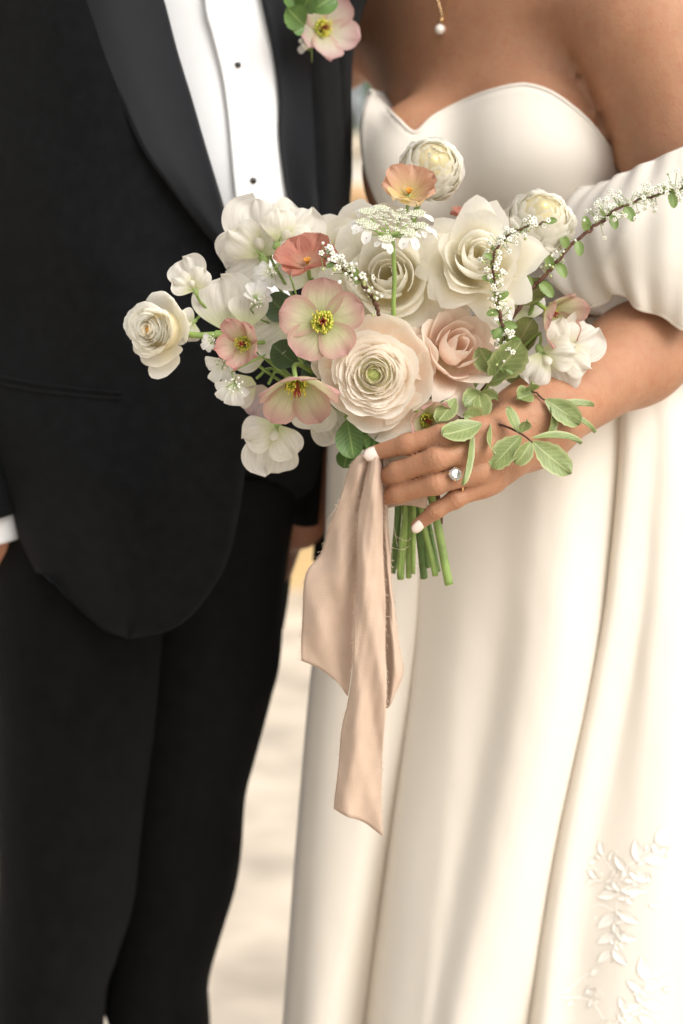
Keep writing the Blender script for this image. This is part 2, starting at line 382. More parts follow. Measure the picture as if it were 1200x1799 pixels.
# clipped hedge behind the wall: many leaf faces through its volume
hb = MB(); n = 9000
c = rng.uniform((-8.5, 8.9, 0.2), (8.5, 10.4, 3.4), (n, 3)); c[:, 2] += .3 * np.sin(c[:, 0] * 1.3) * (c[:, 2] > 2)
ax = rng.normal(size=(n, 3)); ax /= np.linalg.norm(ax, axis=1)[:, None]; bx = np.cross(ax, rng.normal(size=(n, 3))); bx /= np.linalg.norm(bx, axis=1)[:, None]
s_ = rng.uniform(.07, .14, n)[:, None]
V = np.stack([c - ax * s_, c + bx * s_ * .55, c + ax * s_, c - bx * s_ * .55], 1).reshape(-1, 3)
hb.add(V, [(4 * i, 4 * i + 1, 4 * i + 2, 4 * i + 3) for i in range(n)])
hd = thing('hedge', (0, 9.6, 0), 'bright green leafy hedge growing behind the pale garden wall', 'hedge')
tag(hb.build('foliage', mat('hedge foliage', (.115, .19, .05), .6, .3, .4, 3), hd, False), kind='stuff')
tb = MB()
for i in range(9): tb.tube([(-8 + 2 * i, 9.6, 0), (-8 + 2 * i + .1, 9.6, 1), (-8 + 2 * i, 9.7, 2.4)], [.05, .02], 6)
tb.build('branch', M['twig'], hd)
# terracotta urn on a sandstone plinth, seen blurred in the gap between the two people
up = at(628, 380, 5.2); ux = up[0]
pl = thing('plinth', (ux, 5.2, 0), 'blurred ochre stone plinth between groom and bride', 'plinth')
b = MB(); box(b, (ux - .29, 4.93, .06), (ux + .29, 5.47, .80)); b.build('shaft', mat('ochre stone', (.60, .44, .23), .8, .2, .15, 8), pl, False)
b = MB(); box(b, (ux - .33, 4.89, 0), (ux + .33, 5.51, .06)); b.build('base', bpy.data.materials['ochre stone'], pl, False)
b = MB(); box(b, (ux - .32, 4.90, .80), (ux + .32, 5.50, .87)); b.build('cap', bpy.data.materials['ochre stone'], pl, False)
ur = thing('urn', (ux, 5.2, .87), 'blurred tan terracotta urn standing on the ochre plinth', 'urn')
prof = [(.11, 0), (.12, .03), (.06, .08), (.15, .2), (.23, .34), (.26, .42), (.28, .44), (.28, .475), (.25, .475), (.23, .42), (0, .40)]
G = np.array([[(ux + r_ * math.cos(a), 5.2 + r_ * math.sin(a), .87 + z) for a in np.arange(24) * math.pi / 12] for r_, z in prof])
b = MB(); b.grid(G, wrap=True); b.build('bowl', mat('terracotta', (.66, .45, .26), .8, .2, .1, 12), ur)

# ------------------------------------------------------------------ signed distance bodies
def smin(a, b, k):
    h = np.maximum(k - np.abs(a - b), 0) / k
    return np.minimum(a, b) - h * h * k * .25
def cone(a, b, ra, rb):
    a = np.asarray(a, float); b = np.asarray(b, float); ab = b - a; L2 = ab.dot(ab)
    def f(p):
        t = np.clip((p - a) @ ab / L2, 0, 1)
        return np.linalg.norm(p - a - t[:, None] * ab, axis=1) - (ra + (rb - ra) * t)
    return f
def ell(c, r, B=np.eye(3)):
    c = np.asarray(c, float); r = np.asarray(r, float)
    def f(p):
        q = (p - c) @ B; k0 = np.linalg.norm(q / r, axis=1); k1 = np.linalg.norm(q / (r * r), axis=1) + 1e-9
        return k0 * (k0 - 1) / k1
    return f
def union(fs, k):
    def f(p):
        d = fs[0](p)
        for g in fs[1:]: d = smin(d, g(p), k)
        return d
    return f
def nets(sdf, lo, hi, h):
    lo = np.asarray(lo, float); B = 8
    nb = np.ceil((np.asarray(hi) - lo) / (h * B)).astype(int); n = nb * B + 1
    D = np.full(n, 1.0, np.float32)
    bi = np.stack(np.meshgrid(*[np.arange(k) for k in nb], indexing='ij'), -1).reshape(-1, 3)
    dc = sdf(lo + (bi * B + B / 2) * h)
    loc = np.stack(np.meshgrid(*[np.arange(B + 1)] * 3, indexing='ij'), -1).reshape(-1, 3)
    D_in = dc < 0
    for q, d, ins in zip(bi, dc, D_in):
        if abs(d) > h * B * 1.1:
            if ins: D[q[0] * B:q[0] * B + B + 1, q[1] * B:q[1] * B + B + 1, q[2] * B:q[2] * B + B + 1] = -1
    for q in bi[np.abs(dc) <= h * B * 1.1]:
        v = sdf(lo + (q * B + loc) * h).reshape(B + 1, B + 1, B + 1)
        D[q[0] * B:q[0] * B + B + 1, q[1] * B:q[1] * B + B + 1, q[2] * B:q[2] * B + B + 1] = v
    s = D < 0; c8 = np.stack([s[i:n[0] - 1 + i, j:n[1] - 1 + j, k:n[2] - 1 + k] for i in (0, 1) for j in (0, 1) for k in (0, 1)])
    act = c8.any(0) & ~c8.all(0); idx = np.argwhere(act); num = np.full(act.shape, -1, np.int64); num[act] = np.arange(len(idx))
    acc = np.zeros((len(idx), 3)); cnt = np.zeros(len(idx))
    co = [np.array((i, j, k)) for i in (0, 1) for j in (0, 1) for k in (0, 1)]
    for a in range(8):
        for b_ in range(a + 1, 8):
            if np.abs(co[a] - co[b_]).sum() != 1: continue
            da = D[tuple((idx + co[a]).T)]; db = D[tuple((idx + co[b_]).T)]; x = (da < 0) != (db < 0)
            t = np.where(x, da / np.where(x, da - db, 1), 0)[:, None]
            acc += np.where(x[:, None], co[a] + t * (co[b_] - co[a]), 0); cnt += x
    V = lo + (idx + acc / cnt[:, None]) * h; F = []
    for ax_ in range(3):
        o = [1 if i == ax_ else 0 for i in range(3)]; u, v = [i for i in range(3) if i != ax_]
        A = s[:n[0] - o[0], :n[1] - o[1], :n[2] - o[2]]; Bq = s[o[0]:, o[1]:, o[2]:]
        e = np.argwhere(A != Bq); e = e[(e[:, u] > 0) & (e[:, v] > 0) & (e[:, u] < n[u] - 1) & (e[:, v] < n[v] - 1)]
        du = np.zeros(3, int); du[u] = 1; dv = np.zeros(3, int); dv[v] = 1
        q = np.stack([num[tuple((e - du - dv).T)], num[tuple((e - dv).T)], num[tuple(e.T)], num[tuple((e - du).T)]], 1)
        fl = A[tuple(e.T)] ^ (ax_ == 1)
        q = np.where(fl[:, None], q, q[:, ::-1]); F.append(q[(q >= 0).all(1)])
    return V, np.vstack(F)

# ------------------------------------------------------------------ bride
bride = thing('person', (*(at(900, 900, .36)[:2]), 0), 'bride in ivory off-shoulder satin gown holding the bouquet', 'person')
sv = np.array([.743, -.669, 0]); fv = np.array([-.669, -.743, 0]); zv = np.array([0, 0, 1.0])
BT = np.stack([sv, -fv, zv], 1)
T = at(905, 110, .375)
ShL = at(1132, 62, .248); El = at(1300, 500, .235); Wr = at(948, 738, .045)
ShR = T - sv * .165 + zv * .055; ElR = at(470, 170, .62); WrR = at(430, 420, .58)
nk = T + zv * .15 + fv * -.01
BL = at(930, 268, .285); BR = at(740, 300, .310)
torso = union([
    ell(T + sv * .0, (.122, .088, .165), BT), ell(T + sv * .02 - zv * .17, (.095, .080, .16), BT), ell(T + sv * .02 - zv * .36, (.095, .085, .16), BT),
    cone(T + sv * -.13 + zv * .045, T + sv * .085 + zv * .055, .050, .048),
    cone(nk - zv * .08, nk + zv * .07, .062, .055)], .07)
bust = union([ell(BL, (.066, .060, .066), BT), ell(BR, (.046, .052, .058), BT)], .03)
arms = union([cone(ShL, ShL * .45 + El * .55, .056, .049), cone(ShL * .45 + El * .55, El, .049, .040),
              cone(ShR, ElR, .050, .040), cone(ElR, WrR, .040, .027)], .03)
head = union([ell(nk + zv * .175 + fv * .02, (.075, .095, .115), BT), cone(nk + zv * .10 + fv * .045, nk + zv * .09 + fv * .07, .045, .03),
              cone(nk + zv * .17 + fv * .105, nk + zv * .145 + fv * .122, .010, .014), ell(nk + zv * .165 + sv * .075, (.008, .016, .030), BT), ell(nk + zv * .165 - sv * .075, (.008, .016, .030), BT)], .03)
hips = T - zv * .50
legs = union([ell(hips, (.135, .11, .15), BT), cone(hips + sv * .085 - zv * .05, hips * [1, 1, 0] + sv * .08 + zv * .07, .085, .04), cone(hips - sv * .085 - zv * .05, hips * [1, 1, 0] - sv * .08 + zv * .07, .085, .04),
              cone(hips * [1, 1, 0] + sv * .08 + zv * .045, hips * [1, 1, 0] + sv * .08 + fv * .16 + zv * .03, .042, .028), cone(hips * [1, 1, 0] - sv * .08 + zv * .045, hips * [1, 1, 0] - sv * .08 + fv * .16 + zv * .03, .042, .028)], .04)
# left forearm and hand (photo-right arm)
FM = El * .45 + Wr * .55
def fing(pts, rs):
    q = [at(*p_) for p_ in pts]; return union([cone(q[i], q[i + 1], rs[i], rs[i + 1]) for i in range(len(q) - 1)], .0035)
FI = dict(
    index=fing([(858, 754, -.004), (775, 766, -.019), (716, 780, -.016), (655, 797, -.004)], [.0086, .0074, .0066, .0050]),
    middle=fing([(852, 790, -.010), (767, 806, -.027), (700, 829, -.015), (652, 848, .014)], [.0088, .0076, .0069, .0056]),
    ring=fing([(850, 824, -.010), (765, 850, -.024), (702, 866, -.012), (652, 878, .014)], [.0082, .0070, .0064, .0054]),
    little=fing([(862, 846, -.003), (800, 877, -.013), (766, 897, -.014), (733, 923, -.009)], [.0074, .0059, .0052, .0042]))
knk = [(862, 758, .002), (858, 790, -.002), (858, 820, -.002), (868, 842, .003)]
palm = union([cone(Wr + np.array([0, .004, (1.5 - i) * .007]), at(*k_), .0175 - (i == 3) * .002, [.0105, .0105, .0100, .0088][i]) for i, k_ in enumerate(knk)] +
             [ell((Wr + at(862, 805, .012)) / 2 + np.array([0, .010, 0]), (.028, .014, .022))], .012)
knob = union([ell(at(x_, y_, z_), (.0075, .005, .007)) for x_, y_, z_ in [(842, 756, -.010), (836, 791, -.0160), (834, 828, -.0150), (846, 852, -.007)]], .004)
thumb = fing([(905, 742, .05), (840, 760, .075), (770, 790, .075), (715, 800, .062)], [.017, .012, .0095, .0075])
def _cre(a_, b_, w_):
    A_, B_ = at(*a_), at(*b_); u_ = (B_ - A_) / np.linalg.norm(B_ - A_); return (A_, u_, w_)
CREASE = [_cre((775, 766, -.027), (716, 780, -.024), .0046), _cre((767, 806, -.035), (700, 829, -.023), .0046), _cre((765, 850, -.031), (702, 866, -.019), .0042), _cre((800, 877, -.019), (766, 897, -.020), .0040),
          _cre((694, 786, -.017), (663, 795, -.010), .0034), _cre((757, 902, -.020), (737, 919, -.015), .003)]
TENDON = [(at(850, 757, -.014), at(915, 742, .016)), (at(846, 791, -.018), at(918, 752, .016)), (at(846, 826, -.016), at(922, 762, .018)), (at(856, 850, -.008), at(928, 776, .022))]
def hand(p):
    d = FI['index'](p)
    for n_ in ('middle', 'ring', 'little'): d = smin(d, FI[n_](p), .0012)
    d = smin(d, palm(p), .007); d = smin(d, knob(p), .008); d = smin(d, thumb(p), .02)
    for (c_, ax_, w_) in CREASE:
        q = p - c_; s_ = q @ ax_; rad_ = np.sum(q * q, 1) - s_ * s_
        d = d + .00042 * np.cos(s_ * (2 * math.pi / .0031)) * np.exp(-(s_ / w_)**2) * np.exp(-rad_ / .00012)
    for a_, b_ in TENDON:                                  # extensor tendons fan over the back of the hand
        ab = b_ - a_; t = np.clip((p - a_) @ ab / ab.dot(ab), 0, 1); r_ = np.linalg.norm(p - a_ - t[:, None] * ab, axis=1)
        d = d - .0009 * np.exp(-(r_ / .0045)**2)
    return d
fore = union([cone(El, FM, .039, .0335), cone(FM, Wr, .0335, .0245)], .02)
def arm_hand(p): return smin(fore(p), hand(p), .018)
zc = (at(1000, 20, .3)[2], at(1000, 135, .3)[2])
def body_b(p):
    d = smin(torso(p), bust(p), .035); d = smin(d, arms(p), np.interp(p[:, 2], [zc[1], zc[0]], [.002, .06])); d = smin(d, legs(p), .06); return smin(d, head(p), .03)
def all_b(p): return smin(body_b(p), fore(p), .02)
V1, F1 = nets(all_b, T + np.array([-.62, -.40, -1.62]), T + np.array([.62, .42, .50]), .0075)
cutx = at(1180, 560, .16)[0]
lo = np.minimum(at(640, 930, -.04), at(640, 930, .1)) - .01; hi = np.array([cutx + .02, .26, at(900, 480, .1)[2]])
V2, F2 = nets(arm_hand, lo, hi, .00120)
# the fine forearm and hand replace the coarse forearm from the puff sleeve on: drop coarse faces there
fc = V1[F1].mean(1); key = fore(fc) < .012
dropm = key & (fc[:, 0] < cutx) & (torso(fc) > .03) & (fc[:, 1] < .30)
F1 = F1[~dropm]
keep2 = V2[F2].mean(1)[:, 0] < cutx + .006; F2 = F2[keep2]
# join the two densities into one continuous skin: zip is hidden inside the puff sleeve
bV = np.vstack([V1, V2]); bF = np.vstack([F1, F2 + len(V1)])
used = np.zeros(len(bV), bool); used[bF.ravel()] = True; rem = np.cumsum(used) - 1
b_body = mk('body', bV[used], rem[bF], M['skin'], bride)
bvB = bvh_of(b_body)

def nail(tip, along, normal, L, W_, parent):
    along = along / np.linalg.norm(along); normal = normal - along * normal.dot(along); normal /= np.linalg.norm(normal); sd_ = np.cross(along, normal)
    G = np.zeros((9, 7, 3))
    for i in range(9):
        v = i / 8; wv = W_ * (1 - abs(2 * v - 1)**3.0)**.5 if 0 < i < 8 else W_ * .12
        for j in range(7):
            u = j / 3 - 1
            G[i, j] = tip + along * (v - .5) * L + sd_ * u * wv + normal * (.0012 - .0022 * u * u * (W_ / .005) - .0012 * (2 * v - 1)**2)
    b = MB(); b.grid(G); return b.build('fingernail', M['nail'], parent, True, .0006, 0)
p1, n1 = hit(bvB, 655, 797)
if p1 is not None: nail(p1 + n1 * .0004, at(640, 800, 0) - at(668, 793, 0), n1 * .6 + np.array([-.1, -.55, .25]), .0122, .0046, b_body)
p1, n1 = hit(bvB, 735, 925)
if p1 is not None: nail(p1 + n1 * .0004, at(728, 933, 0) - at(745, 915, 0), n1 * .6 + np.array([.25, -.6, -.1]), .0100, .0034, b_body)

# engagement ring on the ring finger
rc = at(800, 845, -.0145); rax = at(757, 852, -.023) - at(822, 829, -.010)
rg = thing('ring', rc, 'gold solitaire ring with square clear stone on her ring finger', 'ring')
Bm = basis(rax); a = np.linspace(0, 2 * math.pi, 33)
b = MB(); ringpts = rc + np.array([0, .0035, 0]) + .0093 * (np.cos(a)[:, None] * Bm[:, 0] + np.sin(a)[:, None] * Bm[:, 1]); b.tube(ringpts, .0010, 6, 48, False); b.build('band', M['gold'], rg)
dm, dt, dp_, do = nodes('clear stone'); dp_.inputs['Base Color'].default_value = (.62, .60, .56, 1); dp_.inputs['Roughness'].default_value = .05; dp_.inputs['Transmission Weight'].default_value = .55; dp_.inputs['IOR'].default_value = 2.2
sc_, sn = hit(bvB, 797, 836)
sc_ = sc_ if sc_ is not None else rc; sn = sn if sn is not None else np.array([0, -1, 0.])
Bs = basis(sn, .6); b = MB(); w_ = .0041
lev = [(.0012, .55), (.0032, 1.0), (.0042, .98), (.0052, .62)]
V = [sc_ + Bs @ np.array([x * w_ * f_, y * w_ * f_, z]) for z, f_ in lev for x, y in ((1, .55), (.55, 1), (-.55, 1), (-1, .55), (-1, -.55), (-.55, -1), (.55, -1), (1, -.55))]
b.add(V, gridfaces(4, 8, 0, True) + [tuple(range(24, 32)), tuple(range(8))[::-1]]); b.build('gemstone', dm, rg, False)
b = MB()
for x, y in ((.8, .8), (-.8, .8), (-.8, -.8), (.8, -.8)): b.tube([sc_ + Bs @ np.array([x * w_ * .5, y * w_ * .5, -.001]), sc_ + Bs @ np.array([x * w_, y * w_, .0035]), sc_ + Bs @ np.array([x * w_ * .86, y * w_ * .86, .0048])], .0005, 5, 5)
b.build('prong', M['gold'], rg)

# bodice: sweetheart neckline, laid over the body
def over(px, py, off):
    l, n_ = hit(bvB, px, py)
    return None if l is None else l - ray(px, py) / np.linalg.norm(ray(px, py)) * off
neck = [(650, 158), (672, 182), (700, 210), (729, 232), (760, 206), (800, 184), (850, 163), (900, 150), (930, 149), (965, 160), (1000, 183), (1035, 214), (1065, 252), (1092, 292)]
left = [(650, 158), (640, 190), (635, 235), (641, 290), (660, 345), (686, 400), (700, 470), (690, 600), (640, 720)]
nr, ncx = 34, 60
top = cr(np.array([(x, y, 0) for x, y in neck], float), ncx)[:, :2]
bot = np.stack([np.linspace(640, 1010, ncx), np.full(ncx, 720)], 1)
lc = cr(np.array([(x, y, 0) for x, y in left], float), nr)[:, :2]
rcv = cr(np.array([(1092, 292, 0), (1100, 350, 0), (1080, 450, 0), (1020, 580, 0), (1010, 720, 0)], float), nr)[:, :2]
G2 = np.zeros((nr, ncx, 2))
for i in range(nr):
    v = i / (nr - 1)
    for j in range(ncx):
        u = j / (ncx - 1)
        G2[i, j] = (1 - v) * top[j] + v * bot[j] + (1 - u) * lc[i] + u * rcv[i] - ((1 - u) * (1 - v) * top[0] + u * (1 - v) * top[-1] + (1 - u) * v * bot[0] + u * v * bot[-1])
Y = np.full((nr, ncx), np.nan)
for i in range(nr):
    for j in range(ncx):
        l, n_ = hit(bvB, *G2[i, j])
        if l is not None and fore(l[None])[0] > .012 and hand(l[None])[0] > .02 and arms(l[None])[0] > .004: Y[i, j] = l[1]
for i in range(nr):   # fill misses along the row with a plausible turn-away
    ok = np.flatnonzero(~np.isnan(Y[i]))
    if len(ok) == 0: Y[i] = Y[i - 1] if i else .3; continue
    for j in range(ncx):
        if np.isnan(Y[i, j]):
            k_ = ok[np.argmin(np.abs(ok - j))]; Y[i, j] = Y[i, k_] + .004 * abs(k_ - j)**1.2
for _ in range(4):    # cloth bridges hollows: keep the nearer of smooth and body
    Yp = np.pad(Y, 1, mode='edge'); Sm = (Yp[:-2, 1:-1] + Yp[2:, 1:-1] + Yp[1:-1, :-2] + Yp[1:-1, 2:] + 2 * Y) / 6
    Y = np.minimum(Y, Sm)
Y = Y - .005 + .0012 * np.sin(np.linspace(0, 10, nr))[:, None] * np.sin(np.linspace(0, 7, ncx) + 1.3)[None] + .0009 * np.sin(np.linspace(0, 26, nr)[:, None] + np.linspace(0, 9, ncx)[None])
for _ in range(2):
    Yp = np.pad(Y, 1, mode='edge'); Y = (Yp[:-2, 1:-1] + Yp[2:, 1:-1] + Yp[1:-1, :-2] + Yp[1:-1, 2:] + 2 * Y) / 6
G = np.array([[at(G2[i, j, 0], G2[i, j, 1], Y[i, j]) for j in range(ncx)] for i in range(nr)])
back_l = G[:, :1] + np.array([.015, .05, 0]); back_l2 = G[:, :1] + np.array([.07, .13, 0])
G = np.concatenate([back_l2, back_l, G], 1)
dress = thing('dress_root', (0, 0, 0), None, None)
bpy.data.objects.remove(dress)
b = MB(); b.grid(G); bod = b.build('bodice', M['satin'], bride, True, .0035, 0)
b = MB(); e = cr(G[0, 2:], 160); b.tube(e + np.array([0, -.0012, -.0006]), .0019, 6, 160, False); b.build('neckline_edge', M['satin'], bod)
# centre and princess seams of the bodice, fine raised lines
bvBod = bvh_of(bod)
b = MB()
for ln in ([(850, 200), (842, 260), (836, 330), (830, 420), (826, 520)], [(735, 240), (738, 300), (742, 380), (748, 470)]):
    q = [hit(bvBod, x, y) for x, y in cr(np.array([(x, y, 0) for x, y in ln], float), 24)[:, :2]]
    q = [l - np.array([0, .0002, 0]) for l, n_ in q if l is not None]
    if len(q) > 3: b.tube(q, .0007, 5, len(q), False)
if b.n: b.build('seam', M['satin'], bod)

# skirt: each column of control points is one fold line
SK = [
    [(720, 560, .42), (640, 700, .44), (600, 1000, .46), (560, 1200, .48), (535, 1500, .50), (515, 1799, .52), (490, 2150, .55)],
    [(640, 560, .30), (588, 705, .28), (572, 1000, .28), (548, 1200, .28), (522, 1500, .285), (500, 1799, .29), (470, 2150, .30)],
    [(650, 560, .245), (606, 705, .232), (596, 1000, .225), (572, 1200, .22), (548, 1500, .22), (528, 1799, .22), (500, 2150, .22)],
    [(690, 560, .225), (670, 705, .205), (670, 1000, .20), (655, 1200, .20), (625, 1500, .20), (580, 1799, .205), (545, 2150, .205)],
    [(720, 560, .222), (724, 705, .20), (724, 1000, .199), (711, 1200, .205), (668, 1500, .215), (630, 1799, .232), (590, 2150, .24)],
    [(730, 560, .222), (735, 705, .20), (736, 1000, .202), (724, 1200, .210), (682, 1500, .224), (642, 1799, .240), (604, 2150, .262)],
    [(745, 560, .22), (748, 705, .198), (750, 1000, .196), (741, 1200, .196), (706, 1500, .192), (676, 1799, .190), (640, 2150, .185)],
    [(800, 560, .21), (800, 705, .185), (810, 1000, .176), (800, 1200, .172), (770, 1500, .168), (735, 1799, .165), (700, 2150, .16)],
    [(880, 560, .20), (890, 705, .172), (884, 1000, .162), (866, 1200, .162), (815, 1500, .160), (765, 1799, .158), (725, 2150, .15)],
    [(935, 560, .196), (962, 705, .158), (944, 1000, .148), (922, 1200, .144), (868, 1500, .142), (805, 1799, .142), (760, 2150, .12)],
    [(985, 560, .20), (1025, 705, .160), (1000, 1000, .148), (978, 1200, .144), (918, 1500, .144), (862, 1799, .146), (815, 2150, .145)],
    [(1020, 560, .21), (1076, 705, .178), (1058, 1000, .172), (1026, 1200, .166), (962, 1500, .164), (916, 1799, .166), (870, 2150, .21)],
    [(1030, 560, .212), (1088, 705, .181), (1070, 1000, .180), (1037, 1200, .175), (973, 1500, .173), (927, 1799, .175), (882, 2150, .225)],
    [(1040, 560, .21), (1102, 705, .172), (1084, 1000, .166), (1056, 1200, .164), (996, 1500, .160), (952, 1799, .156), (908, 2150, .165)],
    [(1075, 560, .215), (1142, 705, .176), (1130, 1000, .174), (1104, 1200, .174), (1045, 1500, .166), (1000, 1799, .160), (960, 2150, .15)],
    [(1100, 560, .225), (1180, 705, .180), (1170, 1000, .172), (1148, 1200, .168), (1122, 1500, .158), (1090, 1799, .150), (1060, 2150, .14)],
    [(1130, 560, .25), (1230, 705, .205), (1232, 1000, .19), (1215, 1200, .18), (1195, 1500, .168), (1170, 1799, .160), (1150, 2150, .15)],
    [(1160, 560, .29), (1285, 705, .26), (1330, 1000, .24), (1330, 1200, .23), (1330, 1500, .22), (1330, 1799, .21), (1330, 2150, .2)],
    [(1140, 560, .38), (1270, 705, .38), (1350, 1000, .40), (1390, 1200, .41), (1420, 1500, .42), (1450, 1799, .43), (1480, 2150, .44)],
]
def sk_d(G):
    rs = np.random.default_rng(3); n, m = G.shape[:2]
    vv, uu = np.linspace(0, 1, n)[:, None], np.linspace(0, 1, m)[None]
    G[:, :, 1] += .00022 * np.sin(31 * vv + 60 * uu + 3 * np.sin(9 * vv)) * np.sin(14 * vv - 37 * uu) + .00012 * np.sin(75 * vv - 90 * uu + 2 * np.sin(20 * uu)) * np.sin(22 * vv + 15 * uu)
    G[:, :, 1] += .0012 * np.sin(np.linspace(0, 9, n))[:, None] * np.sin(np.linspace(0, 23, m))[None]
    G[-1, :, 2] = np.maximum(G[-1, :, 2], .02); G[:, :, 2] = np.maximum(G[:, :, 2], .012)
    return G
skirt = sheet('skirt', SK, M['satin'], bride, 110, 9, .004, 0, sk_d)
bvS = bvh_of(skirt)
# back of the skirt closes round behind her
SKB = [SK[-1], [(1000, 560, .50), (1130, 705, .56), (1180, 1000, .62), (1180, 1200, .66), (1180, 1500, .70), (1180, 1799, .74), (1180, 2150, .78)],
       [(840, 560, .52), (800, 705, .60), (780, 1000, .66), (780, 1200, .68), (760, 1500, .72), (740, 1799, .74), (720, 2150, .78)], SK[0]]
sheet('skirt_back', SKB, M['satin'], bride, 40, 6, .004, 0, sk_d)

# embroidery: raised sprigs of leaves, berries and stems sewn onto the skirt
eb = MB(); er = random.Random(11)
def on_skirt(x, y, lift=.0015):
    l, n_ = hit(bvS, x, y); return (None, None) if l is None else (l + n_ * lift, n_)
def eleaf(x, y, ang, L, W_):
    G = np.zeros((7, 5, 3)); ca, sa = math.cos(ang), math.sin(ang)
    for i in range(7):
        v = i / 6; wv = W_ * math.sin(math.pi * min(.97, max(.03, v))**.8)
        for j in range(5):
            u = j / 2 - 1; X = x + ca * v * L - sa * u * wv; Yv = y + sa * v * L + ca * u * wv
            l, n_ = on_skirt(X, Yv)
            if l is None: return
            G[i, j] = l + n_ * (.0012 * (abs(u)**1.5) * (1 if v < .99 else .3) + .0004)
    eb.grid(G)
def estem(pts):
    q = [on_skirt(x, y, .0010)[0] for x, y in cr(np.array([(x, y, 0) for x, y in pts], float), 14)[:, :2]]
    q = [l for l in q if l is not None]
    if len(q) > 3: eb.tube(q, .0013, 6, len(q))
def eball(x, y, r):
    l, n_ = on_skirt(x, y, .001)
    if l is not None: eb.ball(l, (r * .85, r * .85, r * .45), 8, 6, n_)
estem([(1170, 1455), (1130, 1500), (1095, 1530), (1085, 1580), (1082, 1640), (1075, 1690)])
estem([(1085, 1540), (1070, 1520), (1050, 1490)]); estem([(1095, 1590), (1118, 1570), (1135, 1565)]); estem([(1082, 1600), (1060, 1590), (1045, 1587)])
for x, y, a_, L in [(1150, 1480, -.9, 44), (1150, 1478, -.2, 36), (1128, 1504, .0, 46), (1122, 1512, -1.7, 40), (1105, 1530, .35, 44), (1100, 1528, -2.2, 34), (1092, 1560, .2, 40), (1100, 1575, -.6, 34), (1088, 1600, .5, 40),
                    (1085, 1568, 2.9, 36), (1082, 1605, 2.6, 40), (1084, 1640, .3, 36), (1080, 1640, 2.8, 34), (1078, 1665, .8, 38), (1074, 1668, 2.3, 32), (1098, 1545, -1.2, 30), (1060, 1500, -1.9, 28), (1050, 1540, -2.6, 26)]:
    eleaf(x, y, a_ + er.uniform(-.15, .15), L, L * .24)
for i in range(26): eball(1085 + er.gauss(0, 26), 1650 + er.gauss(0, 14), er.uniform(.0017, .003))
for x, y in [(1084, 1495), (1086, 1506), (1083, 1516), (1058, 1535), (1048, 1526), (1044, 1590), (1052, 1620), (1047, 1612)]: eball(x, y, .0026)
estem([(1170, 1700), (1135, 1722), (1128, 1760), (1120, 1810)]); estem([(990, 1745), (1025, 1715), (1050, 1705)]); estem([(1062, 1790), (1035, 1755), (985, 1752)]); estem([(1130, 1760), (1100, 1775), (1080, 1800)])
for x, y, a_, L in [(1132, 1720, -1.6, 44), (1130, 1735, -.5, 42), (1128, 1740, -2.4, 36), (1126, 1760, .1, 42), (1122, 1762, 2.9, 38), (1120, 1780, .6, 38), (1112, 1775, 2.2, 34), (1100, 1775, -2.0, 30), (1085, 1795, 2.8, 30), (1040, 1712, -.9, 22), (1030, 1748, -.8, 26), (1010, 1752, 2.6, 22)]:
    eleaf(x, y, a_ + er.uniform(-.15, .15), L, L * .25)
for i in range(60):
    cx_, cy_ = er.choice([(1150, 1490), (1100, 1540), (1088, 1600), (1082, 1650), (1125, 1570), (1060, 1520), (1130, 1740), (1120, 1780), (1060, 1750), (1090, 1790)])
    eleaf(cx_ + er.gauss(0, 16), cy_ + er.gauss(0, 16), er.uniform(-3.1, 3.1), er.uniform(13, 24), er.uniform(3.5, 6))
for i in range(22): eball(1100 + er.gauss(0, 24), 1786 + er.gauss(0, 10), er.uniform(.0017, .003))
for i in range(7): eball(1046 + er.gauss(0, 6), 1742 + er.gauss(0, 5), .0025)
tag(eb.build('embroidery', M['stitch'], skirt), kind='stuff')

# puff sleeve round her left arm
def sleeve():
    n, k = 60, 160
    top_c, bot_c = at(1180, 268, .205), at(1168, 532, .160)          # hem centres
    rs = np.random.default_rng(5); pl_ = [(rs.uniform(0, 6.28), rs.integers(7, 27), rs.uniform(.4, 1)) for _ in range(6)]
    G = np.zeros((n, k, 3))
    for i in range(n):
        t = i / (n - 1); env = math.sin(math.pi * (t * .90 + .05))**.55
        for j in range(k):
            a_ = 2 * math.pi * j / k; cx, sy = math.cos(a_), math.sin(a_)
            left_ = max(0, -cx)
            rx = .050 + (.027 + .017 * left_) * env; ry = .058 + .030 * env
            hem = max(0, 1 - t / .2)**1.3 + max(0, (t - .74) / .26)**1.2
            pleat = sum(am * math.cos(fr * a_ + ph + .9 * t) for ph, fr, am in pl_) / 3
            f_ = 1 + pleat * (.040 + .075 * hem) + .05 * math.sin(3 * a_ + 3.2 * t + .7) * env + .085 * env * ((1 - abs(math.sin(1.5 * a_ + 1.6 * t + .55)))**3 - .25) + .03 * env * (1 - abs(math.sin(3.5 * a_ - 2.2 * t)))**3
            p = top_c * (1 - t) + bot_c * t
            tilt = (1 - t) * .50 * cx * rx + .010 * env * left_ + t * (.10 * cx * rx + .009 * math.cos(2 * a_ + .4) - .006 * math.sin(5 * a_) + .003 * math.sin(11 * a_ + 1))
            G[i, j] = p + np.array([cx * rx * f_, -sy * ry * f_, tilt])
    b = MB(); b.grid(G, wrap=True); o = b.build('puff_sleeve', M['satin'], bride, True, .003, 0)
    b = MB(); q = np.vstack([G[0], G[0][:1]]); b.tube(q, .0022, 6, 180, False); q = np.vstack([G[-1], G[-1][:1]]); b.tube(q, .0020, 6, 180, False); b.build('elastic_hem', M['satin'], o)
sleeve()

